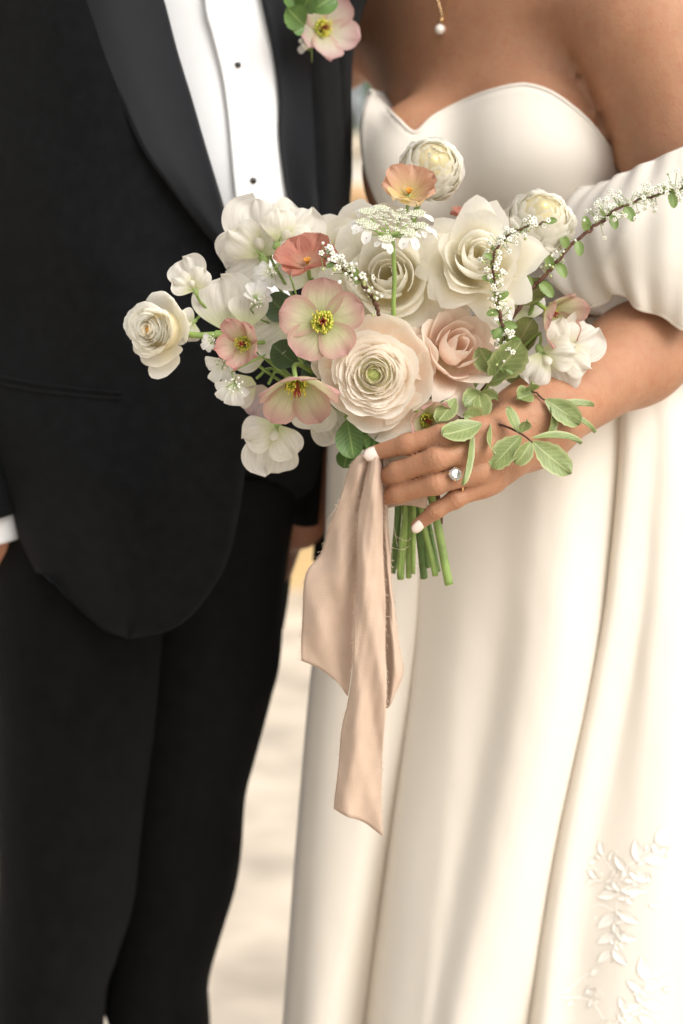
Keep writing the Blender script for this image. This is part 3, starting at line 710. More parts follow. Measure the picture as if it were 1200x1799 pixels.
# pearl pendant on a fine chain
pc, pn = hit(bvB, 777, 52)
nl = thing('necklace', pc, 'fine gold chain with small pearl pendant on bride\'s chest', 'necklace')
b = MB(); b.ball(pc + pn * .003, .0042, 16, 10); b.build('pearl', M['pearl'], nl)
b = MB(); b.ball(pc + pn * .003 + np.array([.0012, 0, .0075]), .0019, 10, 8); b.build('bead', M['gold'], nl)
q = []
for x, y in [(779, 33), (775, 15), (768, -10), (758, -50), (745, -90)]:
    l, n_ = hit(bvB, x, y)
    if l is not None: q.append(l + n_ * .001)
b = MB(); b.tube(q, .00045, 5, 30); q2 = []
for x, y in [(779, 33), (786, 15), (797, -10), (815, -50), (835, -90)]:
    l, n_ = hit(bvB, x, y)
    if l is not None: q2.append(l + n_ * .001)
b.tube(q2, .00045, 5, 30); b.build('chain', M['gold'], nl)

# ------------------------------------------------------------------ groom
def gy(px, py, off=0.0):
    u = max(-.995, min(.995, (px - 255) / 350))
    y = .318 - .135 * math.sqrt(1 - u * u)
    if py < 300: y += (300 - max(py, -200)) * .00004
    if py > 900: y += (py - 900) * .00005
    return y + off
def gp(pts, off=0.0): return [(x, y, gy(x, y, off + (o[0] if o else 0))) for x, y, *o in pts]
groom = thing('person', (*(at(255, 900, .36)[:2]), 0), 'groom in black tuxedo and white shirt with hand in pocket', 'person')
GT = at(270, 200, .36)
sh = [GT + np.array([s_, .01, .12]) for s_ in (-.165, .085)]
elL = at(-75, 520, .36); wrL = at(-18, 930, .285); elR = at(572, 420, .37); wrR = at(540, 880, .39)
hp = at(262, 900, .47)
gb = union([ell(GT, (.145, .10, .24)), ell(GT - [0, -.06, .30], (.130, .075, .2)), ell(hp, (.120, .075, .13)),
            cone(sh[0], sh[1], .055, .055), cone(GT + [0, .01, .20], GT + [0, .0, .33], .06, .055),
            ell(GT + [0, -.01, .46], (.078, .10, .12)), cone(GT + [0, -.07, .385], GT + [0, -.09, .38], .045, .03), cone(GT + [0, -.10, .46], GT + [0, -.122, .435], .010, .014),
            ell(GT + [.082, 0, .45], (.010, .018, .03)), ell(GT + [-.082, 0, .45], (.010, .018, .03))], .05)
ga = union([cone(sh[0], elL, .040, .030), cone(elL, wrL, .030, .022), cone(sh[1], elR, .040, .020), cone(elR, wrR, .022, .018)], .03)
kn = [np.array([at(120, 1790, .38)[0], .39, .46]), np.array([at(285, 1790, .43)[0], .44, .46])]
gl = union([cone(hp + [-.055, .0, -.04], kn[0], .042, .028), cone(kn[0], kn[0] * [1, 1, 0] + [0, .02, .09], .028, .026), cone(hp + [.055, .02, -.04], kn[1], .042, .026), cone(kn[1], kn[1] * [1, 1, 0] + [0, .02, .09], .028, .026),
            cone(kn[0] * [1, 1, 0] + [0, .02, .05], kn[0] * [1, 1, 0] + [-.01, -.15, .035], .045, .03), cone(kn[1] * [1, 1, 0] + [0, .02, .05], kn[1] * [1, 1, 0] + [.02, -.15, .035], .045, .03)], .04)
gh = union([cone(wrL, at(18, 1010, .335), .027, .032), cone(at(18, 1010, .335), at(60, 1060, .36), .030, .025), cone(wrR, at(532, 915, .375), .016, .017), cone(at(532, 915, .375), at(534, 935, .38), .016, .010)], .02)
def all_g(p): return smin(smin(smin(gb(p), ga(p), .05), gl(p), .05), gh(p), .02)
V1, F1 = nets(all_g, GT + np.array([-.40, -.40, -1.45]), GT + np.array([.40, .30, .62]), .0085)
mk('body', V1, F1, M['skin2'], groom)

# shirt front
ST = [[(250, -170), (262, 0), (290, 150), (330, 300), (370, 420), (400, 560)], [(340, -170), (350, 0), (372, 150), (395, 300), (410, 420), (420, 560)],
      [(385, -170), (398, 0), (410, 150), (418, 300), (424, 420), (430, 560)], [(450, -170), (458, 0), (468, 150), (470, 300), (470, 420), (470, 560)], [(515, -170), (518, 0), (522, 150), (526, 300), (530, 420), (530, 560)]]
offs = [.022, .012, .010, .008, .012]
shirt = sheet('shirt', [gp(c, o) for c, o in zip(ST, offs)], M['shirt'], groom, 40, 6, .001)
# placket: a proud band down the shirt front whose folded edge shows
PK = [[(357, -170), (362, 0), (375, 60), (392, 130), (402, 200), (411, 300), (417, 380), (420, 560)], [(359, -170), (364, 0), (377, 60), (394, 130), (404, 200), (413, 300), (419, 380), (422, 560)],
      [(420, -170), (424, 0), (436, 60), (446, 130), (452, 200), (458, 300), (462, 380), (464, 560)]]
sheet('placket', [gp(PK[0], .0085), gp(PK[1], .0055), gp(PK[2], .0045)], M['shirt'], shirt, 50, 3, .0012)
bvSh = bvh_of(bpy.data.objects['placket'])
for x, y in [(417, 114), (444, 317), (388, -70)]:
    l, n_ = hit(bvSh, x, y)
    if l is None: continue
    b = MB(); B_ = basis(n_)
    rr = [(0, .0016), (.0011, .0015), (.0019, .0010), (.0024, .0004), (.0030, .0004), (.0031, -.0004)]
    G = np.array([[l + B_ @ np.array([r_ * math.cos(a_), r_ * math.sin(a_), z + .0008]) for a_ in np.arange(16) * math.pi / 8] for r_, z in rr])
    b.grid(G[:4], wrap=True); st = b.build('shirt_stud', M['stud'], shirt)
    b = MB(); b.grid(G[3:], wrap=True); b.build('stud_rim', M['studrim'], st)

# jacket: two fronts, lapels, sleeves
jk_r = [(200, -170), (262, 0), (328, 200), (378, 350), (428, 494), (434, 600), (435, 717), (430, 820), (417, 908), (400, 979), (375, 1029), (333, 1083), (292, 1108), (229, 1119)]
jk_m = [(90, -170), (110, 0), (140, 200), (170, 400), (210, 560), (225, 680), (232, 780), (236, 860), (236, 930), (234, 990), (232, 1040), (230, 1080), (228, 1103), (228, 1119)]
jk_l = [(-40, -170), (-20, 0), (-8, 200), (-2, 400), (3, 560), (10, 680), (28, 800), (52, 900), (84, 985), (110, 1008), (132, 1040), (155, 1070), (182, 1100), (226, 1119)]
jk_b = [(-75, -170), (-70, 0), (-60, 200), (-50, 400), (-42, 560), (-35, 680), (-20, 800), (0, 900), (30, 980), (80, 1015), (115, 1045), (145, 1075), (178, 1104), (225, 1120)]
def q_(pts, offf): return [(x, y, gy(x, y) + offf(x, y)) for x, y in pts]
fr = [q_(jk_b, lambda x, y: .075 if y < 1000 else .012), q_(jk_l, lambda x, y: .012), q_(jk_m, lambda x, y: -.004 - .014 * math.exp(-((y - 880) / 150)**2)), q_(jk_r, lambda x, y: 0)]
def jdisp(G):
    n, m = G.shape[:2]
    for i in range(n):
        for j in range(m):
            x, y, z = G[i, j]
            G[i, j, 1] += .0034 * math.sin(38 * x + 22 * z) * math.sin(17 * z - 9 * x) + .0022 * math.sin(70 * z + 40 * x + 3 * math.sin(20 * x)) * math.exp(-((z - .86) / .09)**2 - ((x + .20) / .07)**2) + .004 * math.exp(-((x + .26) / .03)**2) * math.sin(z * 30)
    return G
jacket = sheet('jacket', fr, M['suit'], groom, 90, 12, .004, 0, jdisp)
swp = lambda y: .17 * (lambda t: t * t * (3 - 2 * t))(min(1, max(0, (y - 740) / 260)))
jl = [(470, -170), (500, 0), (520, 120), (540, 250), (548, 360), (500, 460), (430, 545), (424, 700), (424, 820), (421, 930), (412, 1010), (396, 1060), (372, 1100), (345, 1132)]
jm = [(545, -170), (555, 0), (565, 120), (575, 250), (577, 360), (570, 460), (540, 560), (520, 700), (505, 820), (482, 930), (472, 1010), (458, 1060), (442, 1100), (425, 1124)]
jr = [(600, -170), (600, 0), (602, 120), (606, 250), (609, 330), (606, 440), (596, 560), (582, 700), (556, 820), (522, 930), (508, 1000), (501, 1050), (496, 1080), (491, 1105)]
jb = [(592, -170), (592, 0), (594, 120), (598, 250), (601, 330), (598, 440), (590, 560), (576, 700), (552, 820), (518, 930), (504, 1000), (497, 1050), (492, 1080), (487, 1105)]
sheet('jacket_front', [q_(jl, lambda x, y: .016 + swp(y)), q_(jm, lambda x, y: .008 + swp(y)), q_(jr, lambda x, y: .02 + swp(y)), q_(jb, lambda x, y: .12 + swp(y))], M['suit'], groom, 80, 10, .004, 0, jdisp)
lp_o = [(85, -170), (105, -60), (125, 0), (160, 90), (205, 165), (250, 260), (300, 330), (350, 395), (400, 452), (428, 496)]
lp_i = [(235, -170), (262, -60), (283, 0), (307, 90), (332, 170), (357, 255), (380, 330), (401, 400), (417, 455), (429, 497)]
mid = [((a_[0] + c_[0]) / 2, (a_[1] + c_[1]) / 2) for a_, c_ in zip(lp_o, lp_i)]
lap = sheet('lapel', [gp(lp_o, -.003), gp(mid, -.0115), gp([(x - 6, y) for x, y in lp_i], -.013), gp([(x + 1, y) for x, y in lp_i], -.003), gp([(x - 6, y + 3) for x, y in lp_i], .006)], M['lapel'], jacket, 70, 5, .0026)
r_i = [(432, -170), (450, -60), (462, 0), (482, 90), (493, 170), (494, 240), (503, 310), (516, 390), (520, 470)]
r_m = [(452, -170), (470, -60), (480, 0), (502, 90), (514, 170), (524, 240), (536, 310), (548, 390), (550, 470)]
r_o = [(540, -170), (545, -60), (540, 0), (545, 90), (548, 170), (552, 240), (556, 310), (560, 390), (560, 470)]
sheet('lapel', [gp([(x + 10, y) for x, y in r_i], .012), gp(r_i, .004), gp(r_m, -.006), gp(r_o, -.016)], M['lapel'], bpy.data.objects['jacket_front'], 60, 6, .0026)
# pocket welts and dart, sewn onto the front
bvJ = bvh_of(jacket)
def jstrip(name, top_, bot_, lift, m=M['suit'], parent=jacket):
    nn = 30; T_ = cr(np.array([(x, y, 0) for x, y in top_], float), nn)[:, :2]; B_ = cr(np.array([(x, y, 0) for x, y in bot_], float), nn)[:, :2]
    G = []
    for i in range(nn):
        row = []
        for k_ in range(5):
            f_ = k_ / 4; x, y = T_[i] * (1 - f_) + B_[i] * f_; l, n_ = hit(bvJ, x, y)
            if l is None: l, n_ = at(x, y, gy(x, y)), np.array([0, -1., 0])
            row.append(l + n_ * (lift * (1 - (2 * f_ - 1)**4) + .0004))
        G.append(row)
    b = MB(); b.grid(np.array(G)); return b.build(name, m, parent)
jstrip('pocket_welt', [(6, 657), (60, 668), (104, 673), (160, 681), (216, 687)], [(6, 668), (60, 678), (104, 684), (160, 690), (216, 695)], .0026)
jstrip('pocket_welt', [(6, 671), (60, 681), (104, 686), (160, 692), (216, 697)], [(6, 680), (60, 691), (104, 696), (160, 702), (214, 706)], .0026)
jstrip('dart_seam', [(156, 262), (163, 390), (171, 520), (180, 590), (186, 620), (187, 672)], [(158, 262), (165.5, 390), (173.5, 520), (182.5, 590), (188.5, 620), (189.5, 672)], .0013)
# sleeve, cuff on the pocketed arm
slv = tube_lr('sleeve', [(-150, -190), (-140, 0), (-135, 250), (-130, 500), (-120, 700), (-95, 830), (-72, 915)], [(8, -190), (7, 0), (9, 150), (8, 350), (5, 560), (12, 720), (26, 830), (37, 896)], [.36, .33, .32, .31, .285, .265], [.065, .06, .055, .05, .045], M['suit'], groom, 50, 30, lambda t, a: .012 * math.sin(26 * t + 2 * a) + .01 * math.sin(11 * t - a), .002)
tube_lr('shirt_cuff', [(-70, 880), (-66, 925), (-60, 955)], [(30, 880), (34, 915), (36, 943)], [.268, .266], [.036, .035], M['shirt'], groom, 10, 28, None, .002)
# far sleeve of the arm that reaches behind the bride
tube_lr('sleeve', [(560, -150), (565, 100), (560, 300), (525, 480), (490, 640), (488, 780), (510, 912)], [(700, -150), (625, 60), (617, 240), (616, 330), (600, 480), (582, 700), (566, 800), (558, 918)], [.38, .36, .36, .36, .36], [.06, .055, .05, .042, .035], M['suit'], groom, 40, 26, lambda t, a: .02 * math.sin(22 * t + 2 * a), .002)
sheet('jacket_tail', [[(545, 700, .40), (552, 800, .40), (556, 900, .41), (552, 985, .42)], [(575, 700, .38), (580, 800, .38), (580, 900, .385), (562, 990, .40)], [(600, 700, .40), (606, 800, .40), (604, 900, .41), (575, 992, .42)]], M['suit'], groom, 20, 6, .003)
# trousers
wk = lambda t, a: .018 * math.sin(9 * t + 2 * a) * math.sin(14 * t) + .01 * math.sin(31 * t + a)
tr1 = tube_lr('trouser_leg', [(20, 820), (-6, 960), (-14, 1100), (-6, 1250), (0, 1400), (2, 1520), (-4, 1650), (-12, 1799), (-20, 2050), (-20, 2390)], [(340, 820), (330, 960), (304, 1130), (286, 1260), (264, 1380), (248, 1480), (234, 1590), (204, 1690), (184, 1762), (160, 2050), (150, 2390)], [.32, .318, .33, .35, .38], [.085, .095, .085, .075, .07], M['trousers'], groom, 60, 36, wk, .002)
tr2 = tube_lr('trouser_leg', [(250, 820), (240, 960), (235, 1130), (228, 1260), (222, 1380), (215, 1480), (205, 1590), (190, 1690), (186, 1765), (225, 1840), (235, 2050), (245, 2390)], [(545, 820), (506, 950), (491, 1150), (475, 1225), (450, 1325), (430, 1400), (422, 1490), (412, 1560), (390, 1640), (366, 1730), (367, 1799), (370, 2050), (375, 2390)], [.36, .37, .40, .42, .44], [.10, .10, .085, .075, .07], M['trousers'], groom, 60, 36, wk, .002)
for o in (tr1, tr2):
    for v in o.data.vertices:
        if v.co.z < .03: v.co.z = .03
for kx in kn:
    b = MB(); c = kx * [1, 1, 0] + [0, -.06, .045]
    b.ball(c, (.05, .15, .05), 18, 12); box(b, c + [-.045, -.14, -.043], c + [.045, .13, -.028]); b.build('shoe', mat('black shoe leather', (.01, .01, .01), .25, .5), groom)

# ------------------------------------------------------------------ flowers
def axis_of(sx, sy):
    return np.array([sx, -math.sqrt(max(.02, 1 - min(.98, sx * sx + sy * sy))), sy])
def bez(P_, t):
    P_ = np.asarray(P_, float); t = np.clip(t, 0, 1)
    if len(P_) == 3: return (1 - t)**2 * P_[0] + 2 * t * (1 - t) * P_[1] + t * t * P_[2]
    return (1 - t)**3 * P_[0] + 3 * t * (1 - t)**2 * P_[1] + 3 * t * t * (1 - t) * P_[2] + t**3 * P_[3]
def shell(prof, phi, A, e=.22, k=2.5, ruf=0., seed=0., nu=9, nv=7, roll=0., base=.35, ruffreq=3.0):
    """Petal that wraps round the flower's axis: prof = (r, z) path, A = half angle."""
    G = np.zeros((nv, nu, 3))
    for i in range(nv):
        v = i / (nv - 1)
        for j in range(nu):
            u = 2 * j / (nu - 1) - 1
            s_ = v * (1 - e * abs(u)**k - .022 * (1 + math.sin(6.3 * u + 1.7 * seed)) - .012 * (1 + math.sin(15 * u + 2.9 * seed)))
            r_, z = bez(prof, s_)
            w_ = base + (1 - base) * min(1, v * 1.6)
            a_ = phi + u * A * w_
            q = s_ * s_
            d = ruf * q * (math.sin(ruffreq * u + seed) + .5 * math.sin(2.3 * ruffreq * u + 2 * seed))
            rl = roll * abs(u)**2.2 * q
            G[i, j] = ((r_ + d - rl * .55) * math.cos(a_), (r_ + d - rl * .55) * math.sin(a_), z + d * .6 - rl)
    return G
def blade(prof, phi, W_, cup=0., ruf=0., seed=0., nu=9, nv=9, vm=.55, base=.18, point=1.0, tw=0., notch=0., ruffreq=4.0, jag=0., r0=0.):
    """Free petal or leaf along a (r, z) path with half width W_."""
    G = np.zeros((nv, nu, 3)); eps = .01
    for i in range(nv):
        v = i / (nv - 1)
        if v < vm: wv = base + (1 - base) * math.sin(math.pi / 2 * v / vm)
        else: wv = max(0, 1 - ((v - vm) / (1 - vm))**2)**(.5 * point)
        wv = max(wv, .04)
        for j in range(nu):
            u = 2 * j / (nu - 1) - 1
            vv = v - notch * v**6 * math.exp(-(u / .42)**2) + jag * v**3 * math.sin(9 * u + seed * 5)
            c0 = bez(prof, vv); c1 = bez(prof, min(1, vv + eps)) - bez(prof, max(0, min(1, vv + eps) - 2 * eps))
            c1 = c1 / (np.linalg.norm(c1) + 1e-9); nrm = np.array([-c1[1], c1[0]])
            th_ = math.atan2(u * min(1, v * 1.6), v - .3); rho = max(abs(u) * min(1, v * 1.8), v)**2.0
            h = cup * W_ * wv * u * u + ruf * rho * (math.sin(ruffreq * th_ + seed) + .55 * math.sin(2.1 * ruffreq * th_ + 2.3 * seed)) + tw * u * v * W_
            r_, z = c0 + nrm * h
            t_ = u * W_ * wv
            G[i, j] = (r_ + r0, t_, z)
    c, s_ = math.cos(phi), math.sin(phi)
    return G @ np.array([[c, s_, 0], [-s_, c, 0], [0, 0, 1.0]])
class Flower:
    def __init__(s, name, px, py, y, face, label, cat, group=None, roll=0.):
        s.c = at(px, py, y); s.ax = axis_of(*face); s.B = basis(s.ax, roll); s.o = thing(name, s.c, label, cat, group); s.y = y; s.u = mpp(y)
    def W(s, G): return np.asarray(G) @ s.B.T + s.c
    def part(s, name, G, m, parent=None, wrap=False):
        b = MB(); b.grid(s.W(G), wrap); return b.build(name, m, parent or s.o)
    def stem(s, rad=.0022, end=None, via=None, back=.02, m=None, start=0.0, bind=None):
        p0 = s.c - s.ax * start; p1 = s.c - s.ax * (start + back)
        q = [p0, p1] + ([at(*v) for v in via] if via else [])
        if end is not None:
            bnd = at(*(bind or (722 + (end[0] - 735) * .55, 850, .034)))
            q += [bnd * .45 + np.array(q[-1]) * .55 + np.array([0, .01, 0]), bnd, at(*end)]
        b = MB(); b.tube(q, [rad * .85, rad, rad, rad * 1.05], 8, 12 * len(q)); o = b.build('stem', m or M['stem'], s.o)
        if end is not None:
            d = at(*end) - bnd; d /= np.linalg.norm(d); b = MB(); b.ball(at(*end) + d * .0002, (rad * 1.02, rad * 1.02, .0006), 10, 5, d); b.build('cut_end', M['cut'], o)
        return o

def ranunculus(f, Rad, H, n, matset, seed, eye='eye', outer=6, tight=.0, droop=0., eyer=.1, dome=.30, pw=1.2, bud='darkeye'):
    """Many overlapping bowl petals: tight and upright round the eye, lying flatter towards the outside."""
    rs = random.Random(seed); ga = 2.39996
    for i in range(n):
        t = (i / (n - 1))**.9
        Rr = Rad * (eyer + (.96 - eyer) * t**pw) * (1 + rs.uniform(-.03, .03))
        z = H * (1 - dome * max(0, t - .15)**1.6 * 1.3) * (1 + rs.uniform(-.02, .02)) - H * .10 * max(0, .3 - t)
        ph = -.65 + 1.65 * t**.6
        lip = Rad * (.10 + .24 * t)
        p3 = np.array([Rr, z]); p2 = p3 - lip * np.array([math.sin(ph), math.cos(ph)])
        prof = [(.03 * Rad, 0), (max(p2[0] * 1.02, .1 * Rad), .05 * H), p2, p3]
        A = 1.30 - .62 * t + rs.uniform(-.1, .1)
        G = shell(prof, i * ga + rs.uniform(-.35, .35), A, .05 + .10 * t + rs.uniform(0, .04), 2.4 + rs.random(), Rad * (.007 + .014 * t), rs.uniform(0, 6.3), 13, 8)
        off = np.array([rs.uniform(-1, 1), rs.uniform(-1, 1), 0]) * Rad * .03
        f.part('petal', G + off, P[matset[0] if t < .22 else matset[1]])
    for i in range(outer):
        a_ = i * 6.283 / outer + rs.uniform(-.25, .25); ex = rs.uniform(.98, 1.13)
        prof = [(.05 * Rad, -.05 * H), (Rad * .95, -.12 * H), (Rad * 1.02 * ex, .18 * H), (Rad * 1.06 * ex, (.34 - droop) * H)]
        f.part('petal', shell(prof, a_, .52 + rs.uniform(-.06, .1), .2, 2.6, Rad * .045, rs.uniform(0, 6.3), 13, 8), P[matset[1]])
    b = MB(); b.ball(f.W(np.array([0, 0, H * .08])), (Rad * .62, Rad * .62, H * .76), 20, 12, f.ax); b.build('petal_core', P[matset[0]], f.o)
    b = MB(); zc_ = H * .78
    b.ball(f.W(np.array([0, 0, zc_ * .93])), (Rad * eyer * 1.25, Rad * eyer * 1.25, zc_ * .20), 12, 8, f.ax)
    e = b.build('eye', M[eye], f.o)
    b = MB()
    for i in range(14):
        rr = Rad * eyer * .8 * math.sqrt((i + .5) / 14); a_ = i * ga; b.ball(f.W(np.array([rr * math.cos(a_), rr * math.sin(a_), zc_ * 1.06 - rr * .5])), Rad * .022, 5, 4)
    tag(b.build('eye_bud', M[bud], e), kind='stuff')

def ball_ranunculus(f, Rad, n, m, m_in, seed, eyer=.13, full=1.0):
    """Double bloom: petals hug a ball, their rims stepping down from the eye to past the equator."""
    rs = random.Random(seed); ga = 2.39996
    for i in range(n):
        t = i / (n - 1); th_ = .08 + 1.80 * t**.8 + rs.uniform(-.07, .07)
        Ri = Rad * (.80 + .20 * t) * (1 + rs.uniform(-.02, .03))
        p3 = np.array([Ri * math.sin(th_), Ri * math.cos(th_) * full]); lift = (.05 + .60 * t) * rs.uniform(.3, 1.1)
        dirv = np.array([math.cos(th_), -math.sin(th_)])              # tangent going down the ball
        out_ = np.array([math.sin(th_), math.cos(th_)])
        p2 = p3 + dirv * Rad * .42 - out_ * Rad * (.06 + .06 * lift); p3 = p3 + (out_ * .13 - dirv * .05) * Rad * lift
        prof = [(.12 * Rad, -Rad * .85), (Rad * (.95 + .1 * t), -Rad * .55), p2, p3]
        A = (.85 - .38 * t) + rs.uniform(-.12, .12)
        f.part('petal', shell(prof, i * ga + rs.uniform(-.3, .3), A, .14 + .06 * t, 2.2, Rad * (.020 + .034 * t), rs.uniform(0, 6.3), 15, 10, ruffreq=4.0), P[m_in if t < .18 else m])
    b = MB(); b.ball(f.c, Rad * .755, 20, 14, f.ax); b.build('petal_core', P[m_in], f.o)
    b = MB(); b.ball(f.W(np.array([0, 0, Rad * .66])), (Rad * eyer, Rad * eyer, Rad * .10), 12, 8, f.ax); b.build('eye', M['creameye'], f.o)

def rose(f, Sz, mats, seed, inner=8, mid_=7, outer=7, reflex=1.0, point=1.0):
    rs = random.Random(seed); ga = 2.39996
    for i in range(inner):
        t = i / (inner - 1)
        prof = [(.02 * Sz, .05 * Sz), (Sz * (.26 + .24 * t), .15 * Sz), (Sz * (.24 + .32 * t), .7 * Sz), (Sz * (.08 + .42 * t), (1.0 - .10 * t) * Sz)]
        f.part('petal', shell(prof, i * ga, 1.5 - .45 * t, .12, 2.0, .016 * Sz, rs.uniform(0, 6), 13, 9), P[mats])
    for i in range(mid_):
        t = i / mid_; fl = rs.uniform(-.06, .06)
        prof = [(.05 * Sz, 0), (Sz * .66, .02 * Sz), (Sz * (.56 + .1 * t), .60 * Sz), (Sz * (.80 + .26 * t + fl), (.90 - .20 * t + fl) * Sz)]
        f.part('petal', shell(prof, i * ga + 1 + rs.uniform(-.25, .25), .86, .30 * point, 1.4, .035 * Sz, rs.uniform(0, 6), 15, 11, roll=(.16 + .1 * t) * Sz, ruffreq=2.2), P[mats])
    for i in range(outer):
        a_ = i * 6.283 / outer + rs.uniform(-.25, .25); L_ = rs.uniform(.92, 1.2); dz = rs.uniform(-.15, .12)
        prof = [(.05 * Sz, -.02 * Sz), (Sz * .74, -.12 * Sz), (Sz * .88, (.62 + dz) * Sz), (Sz * 1.42 * L_, (.42 - .34 * reflex + dz) * Sz)]
        f.part('petal', shell(prof, a_, .78, min(.8, .52 * point), 1.0 + .1 / point, .03 * Sz, rs.uniform(0, 6), 17, 12, roll=.42 * Sz * reflex * rs.uniform(.7, 1.2), ruffreq=1.7), P[mats])

def hellebore(f, L_, W_, seed, pm='hell', openz=.25, cup=.22, petals=5, phi0=0., only=None, stam=1.0, tipup=None):
    rs = random.Random(seed)
    for i in range(petals):
        if only and i not in only: continue
        a_ = phi0 + i * 6.283 / petals + rs.uniform(-.07, .07); l = L_ * rs.uniform(.94, 1.06); w_ = W_ * rs.uniform(.93, 1.06)
        oz = openz + rs.uniform(-.05, .05); z0 = (.0006 if i % 2 else 0)
        prof = [(.0015, z0), (l * .38, z0 + l * oz * .25), (l * .72, l * oz * .75), (l * (1 - oz * .25), l * oz * (1.15))]
        f.part('petal', blade(prof, a_, w_, cup, .0011, rs.uniform(0, 6), 11, 11, .56, .30, .95, ruffreq=3.2), P[pm])
    k = L_ / .028 * stam
    b = MB()
    for i in range(18):
        a_ = i * 6.283 / 18; r_ = .0052 * k + rs.uniform(-.0006, .0006) * k; c_, s_ = math.cos(a_), math.sin(a_); h = .0035 * k * rs.uniform(.8, 1.3)
        b.tube(f.W(np.array([(r_ * .55 * c_, r_ * .55 * s_, .0004), (r_ * .9 * c_, r_ * .9 * s_, h * .5), (r_ * 1.25 * c_, r_ * 1.25 * s_, h)])), [.0005 * k, .0011 * k, .0013 * k], 5, 5)
    tag(b.build('nectary_ring', M['nectary'], f.o), kind='stuff')
    b = MB(); b2 = MB()
    for i in range(34):
        a_ = rs.uniform(0, 6.283); r_ = rs.uniform(.002, .0078) * k; h = rs.uniform(.004, .0085) * k; c_, s_ = math.cos(a_), math.sin(a_)
        tip = np.array((r_ * c_, r_ * s_, h)); b.tube(f.W(np.array([(.001 * c_, .001 * s_, 0), tip * [.7, .7, .6], tip])), .00026 * k, 4, 4); b2.ball(f.W(tip), np.array([.0006, .0006, .0011]) * k, 5, 4)
    tag(b.build('filament_cluster', M['nectary'], f.o), kind='stuff'); tag(b2.build('anther_cluster', M['anther'], f.o), kind='stuff')
    for i in range(5):
        a_ = i * 1.257 + .3; c_, s_ = math.cos(a_), math.sin(a_); b = MB()
        b.tube(f.W(np.array([(.0006 * c_, .0006 * s_, 0), (.0010 * c_ * k, .0010 * s_ * k, .006 * k), (.0022 * c_ * k, .0022 * s_ * k, .0115 * k)])), [.0009 * k, .0007 * k, .00045 * k], 6, 6); b.build('pistil', M['style'], f.o)

def sweet_pea(f, Sz, seed, pm='pea', wings=True, calyx=True, ruf=1.0, spread=1.0):
    """Ruffled banner behind, two wings and a keel in front; local +x of the bloom is 'up' for the banner."""
    rs = random.Random(seed)
    prof = [(0, 0), (Sz * .35, -.05 * Sz), (Sz * .75, .10 * Sz), (Sz * 1.05, -.10 * Sz)]
    f.part('banner_petal', blade(prof, 0, Sz * .66 * spread, .10, Sz * .075 * ruf, rs.uniform(0, 6), 33, 19, .60, .22, .80, notch=.03, ruffreq=rs.uniform(3.5, 5), jag=.012, tw=rs.uniform(-.25, .25)), P[pm])
    if wings:
        for sg in (-1, 1):
            prof = [(0, Sz * .06), (Sz * .22, Sz * .20), (Sz * .48, Sz * .34), (Sz * .70, Sz * .20)]
            f.part('wing_petal', blade(prof, sg * rs.uniform(.75, 1.15), Sz * .40, -.10, Sz * .065 * ruf, rs.uniform(0, 6), 21, 15, .62, .22, .8, ruffreq=rs.uniform(3, 4.5)), P[pm])
        prof = [(0, Sz * .05), (Sz * .04, Sz * .16), (Sz * .14, Sz * .28), (Sz * .26, Sz * .30)]
        f.part('keel_petal', blade(prof, 0, Sz * .13, -.9, 0, 0, 9, 9, .5, .3, 1.2), P[pm])
    if calyx:
        b = MB(); b.ball(f.W(np.array([-.06 * Sz, 0, -.02 * Sz])), np.array([.10, .10, .16]) * Sz, 10, 8, f.B @ np.array([1, 0, .3])); c_ = b.build('calyx', M['calyx'], f.o)
        b = MB()
        for i in range(5):
            a_ = i * 1.257; d = np.array([.28, .75 * math.cos(a_), .75 * math.sin(a_)])
            q = np.array([[-.04, 0, 0], [-.04, 0, 0] + d * .16, [-.04, 0, 0] + d * .30 + [.03, 0, 0]]) * Sz
            b.tube(f.W(q), [.035 * Sz, .022 * Sz, .004 * Sz], 5, 6)
        b.build('sepal', M['calyx'], c_)

ACT = dict(n=0)
def leaf(parent, base, tip, W_, normal, m, name='leaf', curl=.0, cup=.35, ruf=.0, seed=0., jag=0., vm=.42, point=1.15, petiole=True):
    base = np.asarray(base); tip = np.asarray(tip); d = tip - base; L_ = np.linalg.norm(d); d = d / L_
    nrm = np.asarray(normal, float); nrm = nrm - d * nrm.dot(d); nrm /= np.linalg.norm(nrm); sd_ = np.cross(nrm, d)
    prof = [(0, 0), (L_ * .35, curl * L_ * .5), (L_ * .7, curl * L_ * .5), (L_, -curl * L_ * .3)]
    G = blade(prof, 0, W_, cup, ruf, seed, 9, 13, vm, .12, point, ruffreq=2.2)
    if jag:
        n, k = G.shape[:2]
        for i in range(n): G[i, :, 1] *= 1 + jag * math.sin(i * 2.6 + seed)
    B_ = np.stack([d, sd_, nrm], 1); b = MB(); b.grid(G @ B_.T + base); return b.build(name, m, parent)

ENDS = [(704, 1017, .034), (733, 1006, .040), (765, 1011, .030), (789, 1027, .024), (690, 1006, .046), (745, 1015, .046), (752, 996, .044), (718, 1014, .050), (697, 992, .052), (724, 1002, .054), (760, 988, .052), (737, 990, .056)]
PK_G = dict(r='ranunculus blooms in the bouquet', h='hellebore blooms in the bouquet', s='sweet peas in the bouquet', o='roses in the bouquet', l='lace flowers in the bouquet', c='coral and apricot blooms in the bouquet', sp='spirea sprigs in the bouquet', lf='leafy sprigs in the bouquet')
